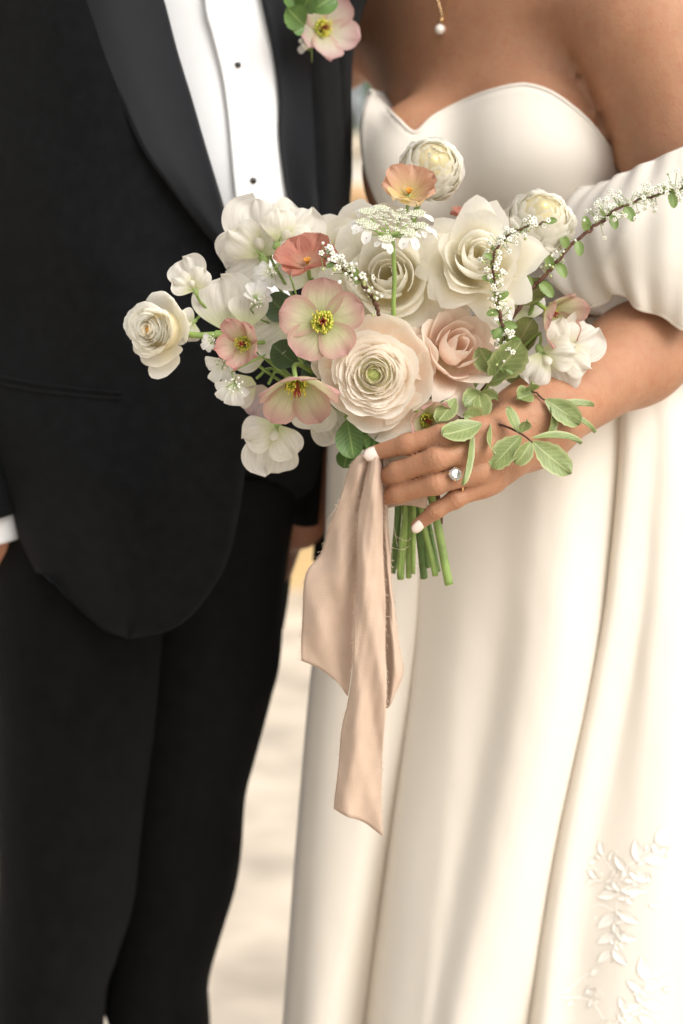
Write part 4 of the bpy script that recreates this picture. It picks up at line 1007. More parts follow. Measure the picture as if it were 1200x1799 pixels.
# 1 large peach ranunculus at the front
f = Flower('ranunculus', 660, 657, .012, (-.06, .06), 'largest bloom, peach pink ranunculus with green eye at bouquet front', 'ranunculus', PK_G['r'])
ranunculus(f, .0330, .027, 66, ('peachin', 'peach'), 1, outer=7, eyer=.13, pw=1.6)
for a_, ex, A in ((-.85, 1.30, .42), (-1.25, 1.25, .5), (2.9, 1.22, .34), (.35, 1.2, .40), (1.35, 1.14, .45)):
    Rd = .0330; prof = [(.1 * Rd, -.1 * Rd), (Rd * .9, -.25 * Rd), (Rd * 1.05 * ex, -.1 * Rd), (Rd * 1.08 * ex, .12 * Rd)]
    c_, s_ = math.cos(a_), math.sin(a_)
    # angle a_ is meant in the picture plane: convert to the bloom's own frame
    loc = f.B.T @ np.array([c_, 0, s_]); f.part('petal', shell(prof, math.atan2(loc[1], loc[0]), A, .25, 2.4, Rd * .05, a_ * 3, 13, 8), P['peach'])
f.stem(.0030, ENDS[3], m=M['stem'])
# 2 cream ranunculus at the far left
f = Flower('ranunculus', 288, 580, .030, (-.50, .05), 'cream yellow ranunculus with amber eye, leftmost bloom over black jacket', 'ranunculus', PK_G['r'])
ranunculus(f, .0218, .021, 44, ('cream', 'white'), 2, eye='amber', outer=7, eyer=.11, dome=.15, pw=1.3, bud='amber')
f.part('petal', shell([(.003, -.003), (.020, -.008), (.026, 0), (.033, .010)], math.atan2(*(f.B.T @ np.array([.1, 0, -1]))[[1, 0]]), .5, .25, 2.4, .001, 2, 11, 8), P['white'])
f.stem(.0024, ENDS[0], via=[(345, 589, .036), (410, 588, .04), (500, 602, .05)], back=.012)
# 3 white ranunculus at the top
f = Flower('ranunculus', 758, 296, .075, (.12, .35), 'white ranunculus at top, behind the apricot cup flower', 'ranunculus', PK_G['r'])
ball_ranunculus(f, .0228, 48, 'white', 'rose', 3)
f.stem(.0022, ENDS[9], via=[(722, 420, .085)], back=.03)
# 4 white ranunculus at right
f = Flower('ranunculus', 949, 390, .060, (.10, .62), 'white ranunculus at right, in front of the puff sleeve', 'ranunculus', PK_G['r'])
ball_ranunculus(f, .0244, 50, 'white', 'rose', 4)
f.stem(.0022, ENDS[10], via=[(900, 520, .08)], back=.03)

# roses
f = Flower('rose', 838, 470, .034, (.02, .40), 'white rose with pointed reflexed petals, right of the lace flower', 'rose', PK_G['o'])
rose(f, .0325, 'rose', 11, 8, 10, 12, .95, 1.1); f.stem(.0021, ENDS[2], back=.02)
f = Flower('rose', 688, 500, .046, (-.12, .30), 'creamy white rose in the middle, behind the thin lace flower stem', 'rose', PK_G['o'])
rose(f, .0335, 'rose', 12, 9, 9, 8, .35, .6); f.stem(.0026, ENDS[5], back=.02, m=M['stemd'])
f = Flower('rose', 616, 450, .070, (-.25, .38), 'cream rose at upper left, behind the coral flower', 'rose', PK_G['o'])
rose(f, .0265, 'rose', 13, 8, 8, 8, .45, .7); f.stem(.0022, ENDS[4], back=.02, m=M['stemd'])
f = Flower('rose', 785, 628, .032, (.35, .42), 'blush pink rose with pointed petals, right of the peach ranunculus', 'rose', PK_G['o'])
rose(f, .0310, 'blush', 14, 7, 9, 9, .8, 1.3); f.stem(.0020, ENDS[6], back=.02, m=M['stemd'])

# hellebores
f = Flower('hellebore', 567, 566, -.002, (.02, .10), 'widest open dusky pink hellebore facing the camera, lime centre', 'hellebore', PK_G['h'])
hellebore(f, .0292, .0138, 21, 'hell', .13, .12, 5, 1.62); f.stem(.002, ENDS[7], back=.015)
f = Flower('hellebore', 430, 604, .014, (-.35, .05), 'small pink hellebore at left, beside the tiny white lace florets', 'hellebore', PK_G['h'])
hellebore(f, .0200, .0086, 22, 'hellp', .62, .25, 5, .8, stam=1.05); f.stem(.0015, None, via=[(455, 602, .03), (520, 606, .05), (640, 690, .045), (700, 840, .04)], back=.008)
f = Flower('hellebore', 520, 668, -.004, (.08, -.78), 'nodding pink hellebore below the widest one, seen from the side', 'hellebore', PK_G['h'])
hellebore(f, .0310, .0136, 23, 'hell', .55, .2, 5, .35); f.stem(.0018, None, via=[(540, 648, .02), (600, 700, .045), (690, 830, .04)], back=.012)
f = Flower('hellebore', 746, 736, .000, (.45, -.25), 'half hidden hellebore just under the peach ranunculus at right', 'hellebore', PK_G['h'])
hellebore(f, .0205, .0115, 24, 'hell', .6, .2, 5, -.2); f.stem(.0018, None, via=[(735, 760, .03), (722, 850, .036)], back=.012)
f = Flower('hellebore', 962, 545, .045, (.62, -.35), 'hellebore facing away at right, beside the white sweet peas', 'hellebore', PK_G['h'])
hellebore(f, .0240, .0105, 25, 'hell', .75, .25, 5, .5); f.stem(.0018, None, via=[(925, 560, .06), (830, 680, .06), (735, 845, .04)], back=.014)

# sweet peas: (px, py, depth, size px, face, up angle deg, label)
SP = [
    (342, 508, .028, 56, (-.10, .10), 112, 'white sweet pea on top of the leftmost cream ranunculus', 1, True),
    (338, 566, .040, 46, (.25, -.25), 200, 'small white sweet pea tucked behind the leftmost ranunculus', .8, True),
    (405, 578, .034, 88, (-.15, .05), 102, 'greyish white sweet pea beside the black lapel tip', .6, False),
    (436, 572, .026, 58, (-.2, .1), 88, 'cream sweet pea just above the small pink hellebore', .9, False),
    (462, 446, .060, 94, (-.25, .15), 100, 'large ruffled white sweet pea against the shirt', 1.0, True),
    (492, 425, .052, 78, (.2, .2), 48, 'ruffled white sweet pea left of the coral flower', 1.2, True),
    (468, 425, .058, 86, (-.2, -.2), 215, 'white sweet pea below the largest ruffled sweet pea', 1.0, False),
    (510, 548, .034, 84, (-.1, .2), 215, 'pale sweet pea behind the widest hellebore', .8, False),
    (548, 694, .030, 62, (.0, -.15), 275, 'cream sweet pea hanging under the nodding hellebore', .6, False),
    (486, 750, .048, 84, (-.1, -.05), 258, 'white sweet pea hanging lowest at left over black jacket', 1.1, True),
    (468, 680, .050, 62, (-.3, -.2), 235, 'lilac tinted sweet pea at the jacket edge', .8, False),
    (985, 618, .040, 80, (.3, .12), 30, 'white sweet pea over the bride\'s forearm, upper of the pair', 1.1, True),
    (952, 620, .036, 80, (.1, -.1), 300, 'white sweet pea over the bride\'s forearm, lower of the pair', 1.2, True),
    (905, 690, .056, 60, (.1, -.1), 250, 'shaded white sweet pea behind the variegated leaves', 1, False),
    (470, 612, .046, 62, (-.2, 0), 190, 'pale sweet pea deep in the bouquet, right of the small pink hellebore', 1, False),
    (446, 668, .052, 56, (-.2, -.1), 215, 'shaded pale sweet pea behind the lace florets', 1, False),
    (604, 552, .040, 58, (.0, .3), 70, 'cream sweet pea between the widest hellebore and the middle rose', 1, False),
    (560, 718, .046, 60, (.1, -.1), 300, 'shaded cream sweet pea left of the green leaves', 1, False),
    (905, 560, .056, 66, (.2, .2), 60, 'shaded white sweet pea between the white rose and the puff sleeve', 1, False),
    (560, 480, .066, 76, (-.2, .2), 165, 'pale sweet pea below the cream rose at upper left', .8, False),
]
for k_, (x, y, d, sz, fc, up_, lab, rf, wg) in enumerate(SP):
    f = Flower('sweet_pea', x, y, d, fc, lab, 'sweet pea', PK_G['s'])
    ux_ = np.array([math.cos(R(up_)), 0, math.sin(R(up_))]); ux_ = ux_ - f.ax * ux_.dot(f.ax); ux_ /= np.linalg.norm(ux_); f.B = np.stack([ux_, np.cross(f.ax, ux_), f.ax], 1)
    sweet_pea(f, sz * f.u, 40 + k_, 'lilac' if 'lilac' in lab else 'pea', wg, wg or k_ in (8, 9), rf, 1.0 if k_ < 9 else .9)
    p0 = f.W(np.array([-.10 * sz * f.u, 0, -.03 * sz * f.u])); bnd = at(712 + (k_ % 5) * 5, 845, .036 + (k_ % 3) * .006)
    tang = p0 - f.B[:, 0] * .012 + np.array([.004, .012, -.002])
    b = MB(); b.tube([p0, tang, tang * .5 + bnd * .5 + np.array([0, .022, .0]), bnd], [.0010, .0012, .0014], 7, 30); b.build('stem', M['stem'], f.o)

# lace flower (flat umbel) with its tall stem
def lace_umbel(f, Rad, seed, n=9, stemend=None):
    rs = random.Random(seed); ga = 2.39996
    for i in range(n):
        a_ = i * 6.283 / n + rs.uniform(-.15, .15); r_ = Rad * rs.uniform(.68, .95); z = Rad * rs.uniform(.10, .50)
        h = np.array([r_ * math.cos(a_), r_ * math.sin(a_), z])
        b = MB(); b.tube(f.W(np.array([(0, 0, 0), h * [.5, .5, .35], h * [.94, .94, .9]])), Rad * .022, 5, 8); b.build('ray', M['stem'], f.o)
        for k_ in range(3):
            c_ = a_ + (k_ - 1) * .75 + rs.uniform(-.35, .35); l = Rad * rs.uniform(.26, .58)
            dr = rs.uniform(.1, .75); prof = [(0, 0), (l * .4, l * .12), (l * .8, -l * dr * .4), (l, -l * dr)]
            f.part('petal', blade(prof, c_, l * .30, .15, 0, 0, 7, 7, .7, .25, .8, notch=.35) + h, P['lace'])
        b = MB(); b2 = MB()
        for k_ in range(26):
            rr = Rad * .21 * math.sqrt((k_ + .5) / 26); t_ = k_ * ga
            c0 = h + np.array([rr * math.cos(t_), rr * math.sin(t_), Rad * .05 + rs.uniform(0, .03) * Rad])
            for q in range(5):
                w_ = q * 1.257 + k_; b.ball(f.W(c0 + np.array([math.cos(w_), math.sin(w_), 0]) * Rad * .030), np.array([.020, .020, .014]) * Rad, 5, 4, f.ax)
            b2.ball(f.W(c0 + [0, 0, .012 * Rad]), Rad * .020, 5, 4)
        o = tag(b.build('floret_cluster', M['blossom'], f.o), kind='stuff'); tag(b2.build('floret_eye', M['budg'], o), kind='stuff')
    b = MB(); b2 = MB()
    for k_ in range(120):
        rr = Rad * (.70 * math.sqrt((k_ + .5) / 120) + rs.uniform(-.04, .04)); t_ = k_ * ga + rs.uniform(-.1, .1)
        c0 = np.array([rr * math.cos(t_), rr * math.sin(t_), Rad * (.62 - .42 * (rr / Rad)**2) + rs.uniform(-.14, .10) * Rad])
        for q in range(4):
            w_ = q * 1.57 + k_; b.ball(f.W(c0 + np.array([math.cos(w_), math.sin(w_), 0]) * Rad * .028), np.array([.022, .022, .015]) * Rad, 5, 4, f.ax)
        b2.ball(f.W(c0 + [0, 0, .014 * Rad]), Rad * .018, 5, 4)
    o = tag(b.build('floret_cluster', M['blossom'], f.o), kind='stuff'); tag(b2.build('floret_eye', M['budg'], o), kind='stuff')
    for i in range(5):
        a_ = i * 1.257 + .6; h = np.array([math.cos(a_) * .5, math.sin(a_) * .5, .05]) * Rad; h0 = np.array([0, 0, -.02 * Rad])
        f.part('bract', blade([(0, 0), (Rad * .2, .02 * Rad), (Rad * .4, -.02 * Rad), (Rad * .55, 0)], a_, Rad * .05, .3, 0, 0, 5, 7, .4, .4, 1.3), M['stem'])
f = Flower('lace_flower', 688, 414, .006, (.08, .90), 'flat white lace flower umbel on tall bare green stem', 'lace flower', PK_G['l'])
lace_umbel(f, .0245, 31, 10)
b = MB(); b.tube([f.c, at(691, 440, .006), at(693, 490, .008), at(692, 560, .016), at(705, 700, .040), at(722, 850, .036)], [.0015, .0018, .0020], 8, 40); b.build('stem', M['stem'], f.o)

# loose lace florets at the left edge: few large two-lobed petals
def lace_small(px, py, d, face, Sz, seed, label, up):
    f = Flower('lace_flower', px, py, d, face, label, 'lace flower', PK_G['l']); rs = random.Random(seed)
    for k_ in range(5):
        c_ = R(up) + (k_ - 2) * .52 + rs.uniform(-.1, .1); l = Sz * (1.05 - .14 * abs(k_ - 2)) * f.u * rs.uniform(.9, 1.1)
        ux_ = f.B.T @ np.array([math.cos(c_), 0, math.sin(c_)]); ph = math.atan2(ux_[1], ux_[0])
        f.part('petal', blade([(0, 0), (l * .4, l * .15), (l * .8, l * .06), (l, -l * .1)], ph, l * .25, .2, .0003, k_, 7, 9, .72, .25, .8, notch=.1), P['lace'])
    b = MB()
    for k_ in range(16):
        rr = Sz * .30 * f.u; q = np.array([rs.gauss(0, .5) * rr, rs.gauss(0, .5) * rr, rr * rs.uniform(.2, .8)]); b.ball(f.W(q), f.u * Sz * .055, 5, 4)
    tag(b.build('floret_cluster', M['blossom'], f.o), kind='stuff')
    b = MB()
    for k_ in range(7):
        w_ = rs.uniform(0, 6.28); q = np.array([math.cos(w_), math.sin(w_), .4]) * Sz * .36 * f.u; b.tube(f.W(np.array([(0, 0, -.0005), q * .5, q])), [.0005, .0004, .0002], 4, 4)
    tag(b.build('bract', M['calyx'], f.o), kind='stuff')
    up_v = f.B @ (f.B.T @ np.array([math.cos(R(up)), 0, math.sin(R(up))]))
    p0 = f.c; b = MB(); b.tube([p0, p0 - up_v * .010 + [0, .005, 0], at(560, 620, .05), at(700, 835, .044)], [.0006, .0009, .0011], 6, 24); b.build('stem', M['stem'], f.o)
lace_small(374, 597, .020, (-.1, .2), 24, 1, 'smallest white lace floret, above the other two at left', 215)
lace_small(394, 634, .016, (-.1, -.2), 42, 2, 'white lace floret with splayed petals against black jacket, upper of the pair', 235)
lace_small(412, 672, .012, (.05, -.2), 46, 3, 'white lace floret hanging lowest over black jacket, three long petals', 255)
lace_small(452, 530, .022, (.1, .2), 38, 4, 'white lace floret standing left of the widest hellebore', 78)
lace_small(478, 478, .040, (-.1, .2), 34, 5, 'blurred white lace floret just below the ruffled sweet peas', 200)

# coral and apricot cups
def cup_flower(f, L_, W_, m, seed, n, openz, phi0=0., ruf=.0012, m2=None, special=None):
    rs = random.Random(seed)
    for i in range(n):
        a_ = phi0 + i * 6.283 / n + rs.uniform(-.12, .12); l = L_ * rs.uniform(.92, 1.1); oz = openz + rs.uniform(-.08, .08)
        prof = [(.001, 0), (l * .34, l * oz * .05), (l * .58, l * oz * .75), (l * (1.02 - oz * .35), l * oz * 1.05)]
        f.part('petal', blade(prof, a_, W_ * rs.uniform(.9, 1.1), .30, ruf, rs.uniform(0, 6), 13, 11, .62, .25, .75, ruffreq=3.6), P[m2 if (special is not None and i in special) else m])
    b = MB()
    for i in range(10):
        w_ = i * .628; b.tube(f.W(np.array([(0, 0, 0), (L_ * .05 * math.cos(w_), L_ * .05 * math.sin(w_), L_ * .14), (L_ * .10 * math.cos(w_), L_ * .10 * math.sin(w_), L_ * .24)])), [.0003, .0004, .0005], 4, 4)
    tag(b.build('stamen_cluster', M['amber'], f.o), kind='stuff')
    b = MB(); b.ball(f.W(np.array([0, 0, -.0012])), (.0026, .0026, .0022), 10, 6, f.ax); b.build('calyx', M['calyx'], f.o)
f = Flower('coral_flower', 541, 466, .012, (-.12, .80), 'coral red flower with two upright petals behind white buds', 'coral flower', PK_G['c'])
cup_flower(f, .0225, .0108, 'coral', 51, 6, .42, .25, .0018); f.stem(.0016, None, via=[(552, 500, .02), (580, 620, .05), (705, 840, .04)], back=.012)
f = Flower('coral_flower', 838, 384, .085, (.05, .97), 'flat coral flower seen edge on below the bust, partly hidden', 'coral flower', PK_G['c'])
cup_flower(f, .0210, .0120, 'coral', 52, 7, .16, .1, .0012); f.stem(.0016, None, via=[(838, 430, .09), (790, 620, .08), (730, 845, .044)], back=.012)
f = Flower('apricot_flower', 718, 343, .040, (.05, .76), 'apricot ruffled cup flower with pale yellow outer petal', 'apricot flower', PK_G['c'])
cup_flower(f, .0215, .0102, 'apricot', 53, 7, .42, .5, .0018, 'yel', (4, 5)); f.stem(.0014, None, via=[(706, 400, .045), (700, 520, .06), (718, 845, .044)], back=.010)

# spirea sprigs: brown twig, blossom clusters, small leaves
def spirea(pts, clusters, label, seed, leaves=(), rad=.0011, blo=1.0):
    rs = random.Random(seed); q = A3(pts); t = thing('spirea_sprig', q[0], label, 'spirea sprig', PK_G['sp'])
    C = cr(q, 60); jit = np.array([[rs.gauss(0, .0005) for _ in range(3)] for _ in range(60)]); b = MB(); b.tube(C + jit, [rad * 1.3, rad, rad * .55], 6, 90); b.build('twig', M['twig'], t)
    for u0, u1, n, spread, openf in clusters:
        b = MB(); bs = MB(); bg_ = MB()
        for i in range(int(n * .72)):
            u = rs.uniform(u0, u1); p = C[int(u * 59)]; d = np.array([rs.gauss(0, 1), rs.gauss(-.35, 1), rs.gauss(.35, 1)]); d /= np.linalg.norm(d)
            L_ = spread * rs.uniform(.45, 1.0); c = p + d * L_
            bs.tube([p, p + d * L_ * .5 + np.array([0, 0, -.0006]), c], [.00028, .00022], 4, 4)
            if rs.random() < openf:
                ax_ = d + np.array([0, -.9, .1]); B_ = basis(ax_); r_ = .00115 * blo * rs.uniform(.8, 1.15)
                for k_ in range(5):
                    w_ = k_ * 1.257 + i; b.ball(c + B_ @ np.array([math.cos(w_) * r_, math.sin(w_) * r_, 0]), np.array([.62, .62, .28]) * r_ * 1.25, 6, 4, B_[:, 2])
                bg_.ball(c + B_[:, 2] * .0004, r_ * .42, 5, 4)
            else: (b if rs.random() < .6 else bg_).ball(c, .0011 * blo * rs.uniform(.7, 1.1), 6, 5)
        tag(b.build('blossom_cluster', M['blossom'], t), kind='stuff'); tag(bs.build('flower_stalk', M['stem'], t), kind='stuff')
        if bg_.n: tag(bg_.build('bud_cluster', M['budg'], t), kind='stuff')
    for u, ang, L_ in leaves:
        p = C[int(u * 59)]; d = np.array([math.cos(R(ang)), -.25, math.sin(R(ang))]); leaf(t, p, p + d * L_, L_ * .3, (0.1, -1, .3), LF['tiny'], cup=.3, curl=.15, jag=.06, seed=u * 9)
    return t
spirea([(667, 555, .004), (655, 525, .002), (636, 497, -.002), (612, 480, -.006), (585, 462, -.010), (560, 445, -.010)],
       [(.30, .45, 10, .006, .5), (.45, .72, 30, .011, .35), (.70, 1.0, 26, .010, .7), (.02, .25, 12, .007, .2)], 'short spirea sprig with round white buds beside the coral flower', 61, [(.5, 100, .007), (.55, -60, .006), (.8, 200, .006)], .0010, 1.25)
spirea([(872, 650, .012), (886, 600, .008), (878, 550, .004), (868, 500, .002), (868, 450, .002), (885, 420, .004), (920, 400, .008), (968, 388, .014)],
       [(.08, .3, 60, .012, .35), (.3, .48, 34, .009, .3), (.48, .66, 46, .011, .8), (.66, .78, 30, .010, .8), (.78, .97, 30, .009, .7)], 'arching spirea sprig in front of the white pointed rose', 62,
       [(.1, 200, .011), (.16, 10, .011), (.2, 160, .010), (.27, -10, .010), (.33, 190, .009), (.4, 30, .009), (.5, 170, .008), (.6, 150, .007), (.97, 10, .008), (.05, 330, .012), (.24, 230, .010)])
spirea([(900, 560, .05), (930, 512, .050), (962, 480, .050), (1000, 435, .05), (1040, 400, .052), (1085, 368, .055), (1130, 350, .058), (1180, 335, .062), (1240, 330, .068)],
       [(.22, .42, 30, .009, .3), (.50, .70, 70, .014, .85), (.70, .80, 36, .012, .85), (.82, 1.0, 80, .014, .9)], 'long spirea branch reaching right across the puff sleeve', 63,
       [(.16, 150, .014), (.2, -50, .014), (.26, 110, .011), (.3, -60, .012), (.36, 120, .011), (.41, -80, .011), (.46, 100, .011), (.58, -70, .011), (.66, -60, .012), (.86, -80, .012), (.9, 70, .010)], .0012)

# leafy sprigs: (base, tip, half width) per leaf, twig path
def sprig(path, leaves, label, seed, m='pale', rad=.0010, jag=.05, ruf=.0012, tw='twig', tipm=None):
    rs = random.Random(seed); q = A3(path); t = thing('leafy_sprig', q[0], label, 'leafy sprig', PK_G['lf'])
    b = MB(); b.tube(q, [rad * 1.25, rad, rad * .6], 6, 8 * len(q)); b.build('twig', M[tw], t)
    for i, (bs, tp, w_, nrm) in enumerate(leaves):
        leaf(t, at(*bs), at(*tp), w_, nrm, LF[m], cup=.30 + rs.uniform(-.1, .15), curl=rs.uniform(-.2, .25), ruf=ruf, seed=rs.uniform(0, 6), jag=jag * rs.uniform(.6, 1.4), vm=.5, point=1.0)
    return t
F_ = (0, -1, .1)
sprig([(745, 812, .03), (800, 742, .012), (846, 741, -.004), (885, 748, -.012), (917, 763, -.016), (936, 778, -.018)],
      [((915, 766, -.016), (863, 822, -.020), .0085, (-.3, -1, .2)), ((932, 776, -.018), (906, 815, -.022), .0062, (.2, -1, -.2)), ((936, 776, -.018), (1003, 832, -.016), .0092, (.2, -1, .3)),
       ((934, 770, -.018), (1024, 774, -.006), .0045, (0, -.5, .9)), ((912, 760, -.016), (890, 714, -.014), .0050, (.6, -.7, .2)), ((915, 760, -.016), (926, 738, -.02), .0048, (.4, -1, 0)),
       ((845, 741, -.004), (816, 728, -.014), .0075, (-.2, -1, .3)), ((850, 741, -.004), (842, 690, -.006), .0075, (.5, -1, 0)), ((862, 744, -.016), (866, 800, -.034), .0036, (.8, -.6, 0)), ((846, 744, -.016), (776, 766, -.034), .0085, (0, -.8, .6)),
       ((830, 746, -.018), (815, 852, -.040), .0038, (.75, -.65, 0)), ((800, 700, .0), (770, 742, -.02), .0070, (-.2, -1, .4))],
      'variegated leafy sprig crossing the back of her hand', 71)
sprig([(740, 835, .04), (850, 735, .03), (930, 690, .022), (952, 700, .018), (972, 712, .016)],
      [((958, 702, .016), (1020, 745, .014), .0080, (.2, -1, .2)), ((972, 708, .016), (1044, 712, .022), .0042, (0, -.5, .9)), ((968, 712, .016), (962, 768, .010), .0052, (.9, -.6, 0)), ((985, 722, .015), (1048, 758, .02), .0030, (0, -.5, .8)),
       ((935, 692, .02), (908, 700, .010), .0070, (-.2, -1, .4)), ((945, 694, .02), (918, 742, .018), .0032, (.9, -.4, .1)), ((930, 690, .022), (934, 672, .01), .0060, (.2, -1, 0))],
      'dusty green leafy sprig over her forearm, right of the hand', 72, 'pale')
sprig([(735, 830, .04), (800, 740, .03), (850, 680, .020), (868, 655, .016)],
      [((862, 668, .014), (916, 600, .000), .0125, (.35, -1, .1)), ((866, 655, .016), (842, 610, .01), .0080, (-.4, -1, .2)), ((855, 675, .018), (895, 655, .004), .0060, (0, -.8, .5)), ((840, 692, .02), (872, 702, .002), .0060, (.2, -1, .3)), ((848, 690, .02), (818, 712, .004), .0068, (-.3, -1, .3))],
      'large serrated variegated leaf standing beside the blush rose', 73, 'pale', jag=.07)
sprig([(700, 835, .04), (650, 770, .03), (630, 742, .025)],
      [((610, 738, .018), (622, 806, .006), .0098, (-.2, -1, .2)), ((655, 742, .022), (660, 800, .006), .0105, (.4, -1, .3)), ((690, 755, .022), (654, 796, .004), .0060, (.5, -.8, .4)), ((636, 745, .026), (640, 790, .02), .0110, (0, -1, 0)), ((612, 790, .03), (604, 822, .024), .007, (0, -1, 0))],
      'smooth dark green leaves right under the peach ranunculus', 74, 'green', jag=0, ruf=.0004, tw='stem')
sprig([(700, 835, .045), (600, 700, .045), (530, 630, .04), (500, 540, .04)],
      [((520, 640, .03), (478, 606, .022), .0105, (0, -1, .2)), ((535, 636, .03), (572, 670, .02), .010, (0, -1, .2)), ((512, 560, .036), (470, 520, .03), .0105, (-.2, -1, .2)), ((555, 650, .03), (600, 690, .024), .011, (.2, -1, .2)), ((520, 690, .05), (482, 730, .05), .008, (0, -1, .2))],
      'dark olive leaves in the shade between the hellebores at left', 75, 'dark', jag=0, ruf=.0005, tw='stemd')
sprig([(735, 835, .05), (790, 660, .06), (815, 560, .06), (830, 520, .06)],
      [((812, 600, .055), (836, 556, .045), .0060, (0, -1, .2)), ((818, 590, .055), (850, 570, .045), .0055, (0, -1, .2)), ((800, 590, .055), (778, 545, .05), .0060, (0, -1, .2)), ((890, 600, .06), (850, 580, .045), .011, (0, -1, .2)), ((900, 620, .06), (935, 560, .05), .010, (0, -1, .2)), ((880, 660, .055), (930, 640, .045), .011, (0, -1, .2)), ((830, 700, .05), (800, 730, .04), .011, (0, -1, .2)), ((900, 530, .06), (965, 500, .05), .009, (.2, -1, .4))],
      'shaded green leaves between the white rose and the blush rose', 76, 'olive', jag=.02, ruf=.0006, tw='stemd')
# loose extra stems standing in the bunch below the hand
for k_, (x0, x1, y1, r_, d) in enumerate([(708, 695, 1000, .0013, .054), (728, 726, 1008, .0015, .03), (740, 770, 1004, .0018, .054), (715, 700, 1012, .0012, .032), (733, 748, 995, .0013, .056)]):
    t = thing('stem', at(x0, 850, d), ['thin cut green stem at the left of the bunch', 'cut green stem in the middle front of the bunch', 'dark cut stem behind the thickest stem', 'slender pale cut stem beside the ribbon edge', 'short cut stem deep inside the bunch'][k_], 'flower stem', 'cut stems below the hand')
    b = MB(); b.tube([at(x0 + (x0 - x1) * .5, 770, d + .01), at(x0, 850, d), at(x1, y1, d)], [r_, r_, r_ * 1.05], 8, 14); b.build('stalk', M['stemd' if k_ in (2, 4) else 'stem'], t)
    b = MB(); b.ball(at(x0 * .45 + x1 * .55, 850 * .45 + y1 * .55, d), np.array([1.35, 1.35, 1.0]) * r_, 8, 6); b.build('node', M['stem'], t)
t = thing('twig', at(774, 880, .03), 'short brown twig end below the little finger', 'twig'); b = MB(); b.tube([at(755, 820, .04), at(772, 885, .032), at(774, 921, .03)], [.0016, .0017, .0018], 8, 12); b.build('bark', M['twig'], t)

# ------------------------------------------------------------------ silk ribbon
rb = thing('ribbon', at(660, 815, -.004), 'blush silk ribbon with frayed edges hanging below the bouquet', 'ribbon')
def rib(curves, nv=70, mu=8, amp=.0010, seed=0):
    C = np.stack([cr(A3(c), nv) for c in curves]); G = cross(C, mu); n, m = G.shape[:2]; rs = np.random.default_rng(seed)
    ph = rs.uniform(0, 6.28, 4)
    for i in range(n):
        for j in range(m):
            u, v = j / (m - 1), i / (n - 1)
            G[i, j, 1] += amp * 1.0 * (math.sin(9 * v + 5 * u + ph[0]) + .6 * math.sin(17 * v - 8 * u + ph[1])) * min(1, v * 4) * 1.8
            G[i, j, 1] += .00040 * math.sin(31 * v + 11 * u + ph[3]) * math.sin(14 * u + 6 * v + ph[0]) + .00012 * math.sin(53 * v - 17 * u + ph[1])
            G[i, j, 0] += .0004 * math.sin(25 * v + ph[2]) * (abs(2 * u - 1)**4)
    b = MB(); b.grid(G); o = b.build('tail', M['ribbon'], rb, True, .0005, 0)
    b = MB(); r2 = random.Random(seed)
    for e in (0, m - 1):
        for i in range(2, n - 1):
            for q in range(3):
                p = G[i, e] * (1 - q / 3) + G[i + 1 if i + 1 < n else i, e] * (q / 3); d = np.array([(-1 if e == 0 else 1) * r2.uniform(.2, 1), r2.uniform(-.6, .4), r2.uniform(-.9, .5)]); l = r2.uniform(.0008, .0030)
                b.tube([p, p + d * l * .6, p + d * l + np.array([0, 0, -.0004])], .00014, 3, 3, False)
    tag(b.build('frayed_edge', M['thread'], o), kind='stuff'); return o
# wide back tail
rib([[(650, 792, .006), (622, 808, .002), (604, 856, .004), (584, 912, .006), (564, 972, .008), (540, 1004, .008), (532, 1060, .010), (531, 1110, .010), (529, 1160, .010)],
     [(655, 796, .002), (632, 820, -.006), (618, 870, -.004), (604, 920, -.002), (590, 985, .000), (574, 1030, .002), (566, 1085, .002), (562, 1130, .002), (560, 1176, .002)],
     [(660, 800, .002), (640, 835, -.003), (630, 890, .000), (622, 940, .002), (612, 1000, .002), (602, 1060, .004), (598, 1110, .004), (595, 1155, .004), (594, 1200, .004)],
     [(668, 806, .006), (652, 850, .006), (645, 910, .010), (640, 970, .012), (634, 1030, .012), (628, 1090, .012), (622, 1140, .012), (618, 1180, .012), (610, 1222, .010)]], 60, 7, .0012, 1)
# narrow right strip behind the long tail
rib([[(664, 800, .004), (668, 840, .006), (670, 900, .008), (672, 960, .010), (674, 1020, .010), (676, 1090, .010), (678, 1150, .010), (680, 1200, .010), (680, 1244, .010)],
     [(676, 806, -.004), (677, 850, -.002), (677, 905, .000), (679, 960, .001), (681, 1020, .002), (686, 1088, .000), (692, 1150, -.002), (692, 1190, -.002), (686, 1238, .002)],
     [(685, 818, .006), (682, 866, .004), (681, 912, .004), (685, 960, .004), (688, 1020, .004), (694, 1088, .002), (704, 1148, .002), (706, 1186, .004), (690, 1230, .008)]], 60, 7, .0006, 2)
# long middle tail
rib([[(650, 800, .000), (638, 856, -.008), (630, 900, -.008), (628, 980, -.006), (625, 1060, -.006), (622, 1140, -.006), (612, 1232, -.004), (600, 1290, -.002), (592, 1370, .0), (588, 1420, .002)],
     [(655, 803, -.010), (648, 858, -.014), (643, 904, -.013), (641, 980, -.012), (640, 1060, -.012), (638, 1140, -.012), (632, 1236, -.011), (622, 1300, -.010), (614, 1376, -.008), (612, 1434, -.006)],
     [(664, 804, -.011), (661, 860, -.015), (659, 905, -.014), (659, 980, -.013), (660, 1060, -.013), (660, 1140, -.012), (656, 1240, -.006), (648, 1310, -.004), (641, 1385, -.002), (640, 1446, .0)],
     [(672, 812, -.002), (672, 860, -.008), (672, 905, -.008), (674, 980, -.007), (676, 1060, -.007), (678, 1160, -.007), (677, 1244, -.006), (673, 1320, -.004), (669, 1400, -.002), (673, 1470, .0)]], 80, 8, .0010, 3)
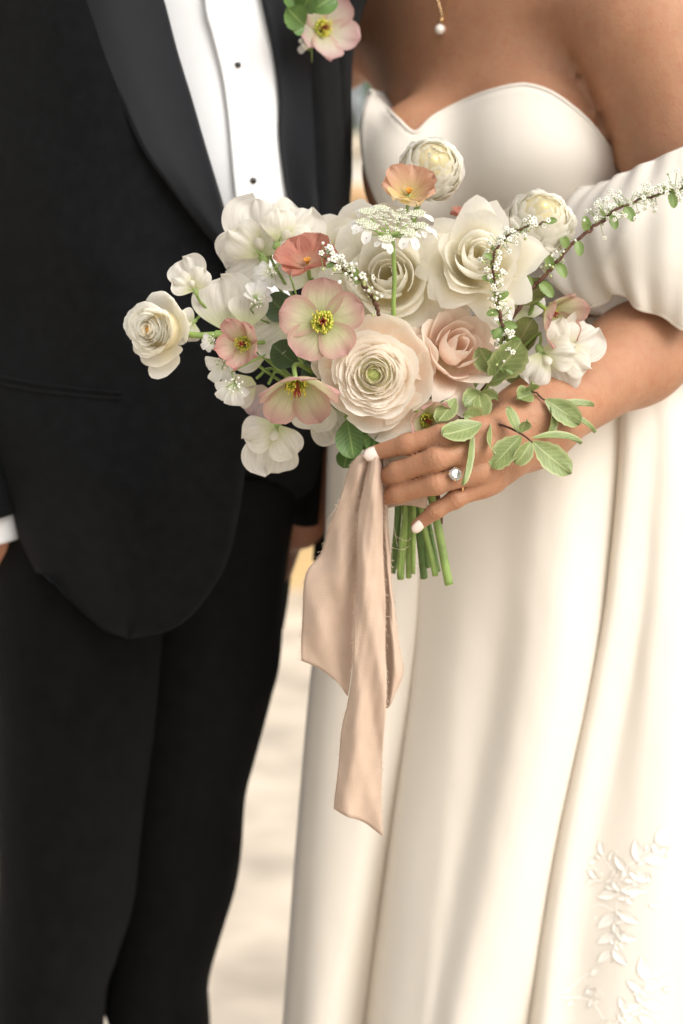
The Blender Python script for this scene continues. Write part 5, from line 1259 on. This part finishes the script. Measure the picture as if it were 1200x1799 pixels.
# the wrap round the stems, tucked under the fingers
b = MB(); th = np.linspace(0, 2 * math.pi, 40); cw = at(700, 835, .036)
G = np.array([[cw + np.array([.020 * math.cos(a_) * (1 + .04 * math.sin(5 * a_ + i)), .020 * math.sin(a_), .020 - .040 * i / 12 + .002 * math.sin(3 * a_ + i)]) for a_ in th] for i in range(13)])
b.grid(G); b.build('wrap', M['ribbon'], rb, True, .0008, 0)
b = MB()
for pts in ([(690, 935, .006), (700, 945, .0), (716, 950, .002), (722, 945, .004)], [(682, 905, .004), (692, 925, -.004), (698, 960, .004)], [(598, 884, .004), (586, 898, .0), (574, 918, .004), (578, 930, .006)], [(684, 960, .004), (706, 966, -.002), (718, 960, .004)]):
    b.tube(A3(pts), .00014, 4, 20, False)
tag(b.build('loose_thread', M['thread'], rb), kind='stuff')

# ------------------------------------------------------------------ boutonniere on the lapel
f = Flower('hellebore', 563, 52, gy(555, 50, -.03), (.50, .12), 'pale pink hellebore of the boutonniere pinned on the lapel', 'hellebore', 'boutonniere flowers')
hellebore(f, .0310, .0132, 81, 'hellb', .42, .25, 5, .9, stam=.9); f.stem(.0016, None, via=[(545, 110, gy(545, 110, -.012))], back=.014)
sprig([(545, 85, gy(545, 85, -.012)), (530, 40, gy(530, 40, -.015)), (520, -10, gy(520, -10, -.015))],
      [((535, 45, .20), (505, 15, .185), .010, (-.2, -1, .2)), ((530, 20, .20), (548, -14, .185), .009, (.2, -1, .2)), ((530, 10, .2), (500, -20, .19), .010, (0, -1, .2)), ((548, 20, .2), (590, -8, .2), .010, (.2, -1, .3)), ((535, 50, .20), (515, 45, .195), .007, (0, -1, .2)), ((540, 0, .2), (560, -40, .19), .010, (.2, -1, .1))],
      'small green leaves of the boutonniere behind the pale hellebore', 82, 'green', jag=.03, tw='stem')
f = Flower('lace_flower', 540, 78, gy(540, 78, -.022), (-.1, .1), 'tiny cream bud cluster under the boutonniere hellebore', 'lace flower', 'boutonniere flowers')
b = MB()
for k_ in range(14): b.ball(f.W(np.array([random.gauss(0, .003), random.gauss(0, .003), random.uniform(0, .004)])), .0019, 6, 5)
tag(b.build('floret_cluster', M['blossom'], f.o), kind='stuff'); f.stem(.001, None, via=[(545, 110, gy(545, 110, -.010))], back=.004)
f.part('petal', blade([(0, 0), (.004, .002), (.007, .001), (.009, -.001)], 1.2, .003, .2, 0, 0, 7, 7, .6, .3), P['lace']); f.part('petal', blade([(0, 0), (.004, .002), (.007, .001), (.009, -.001)], 3.9, .003, .2, 0, 0, 7, 7, .6, .3), P['lace'])
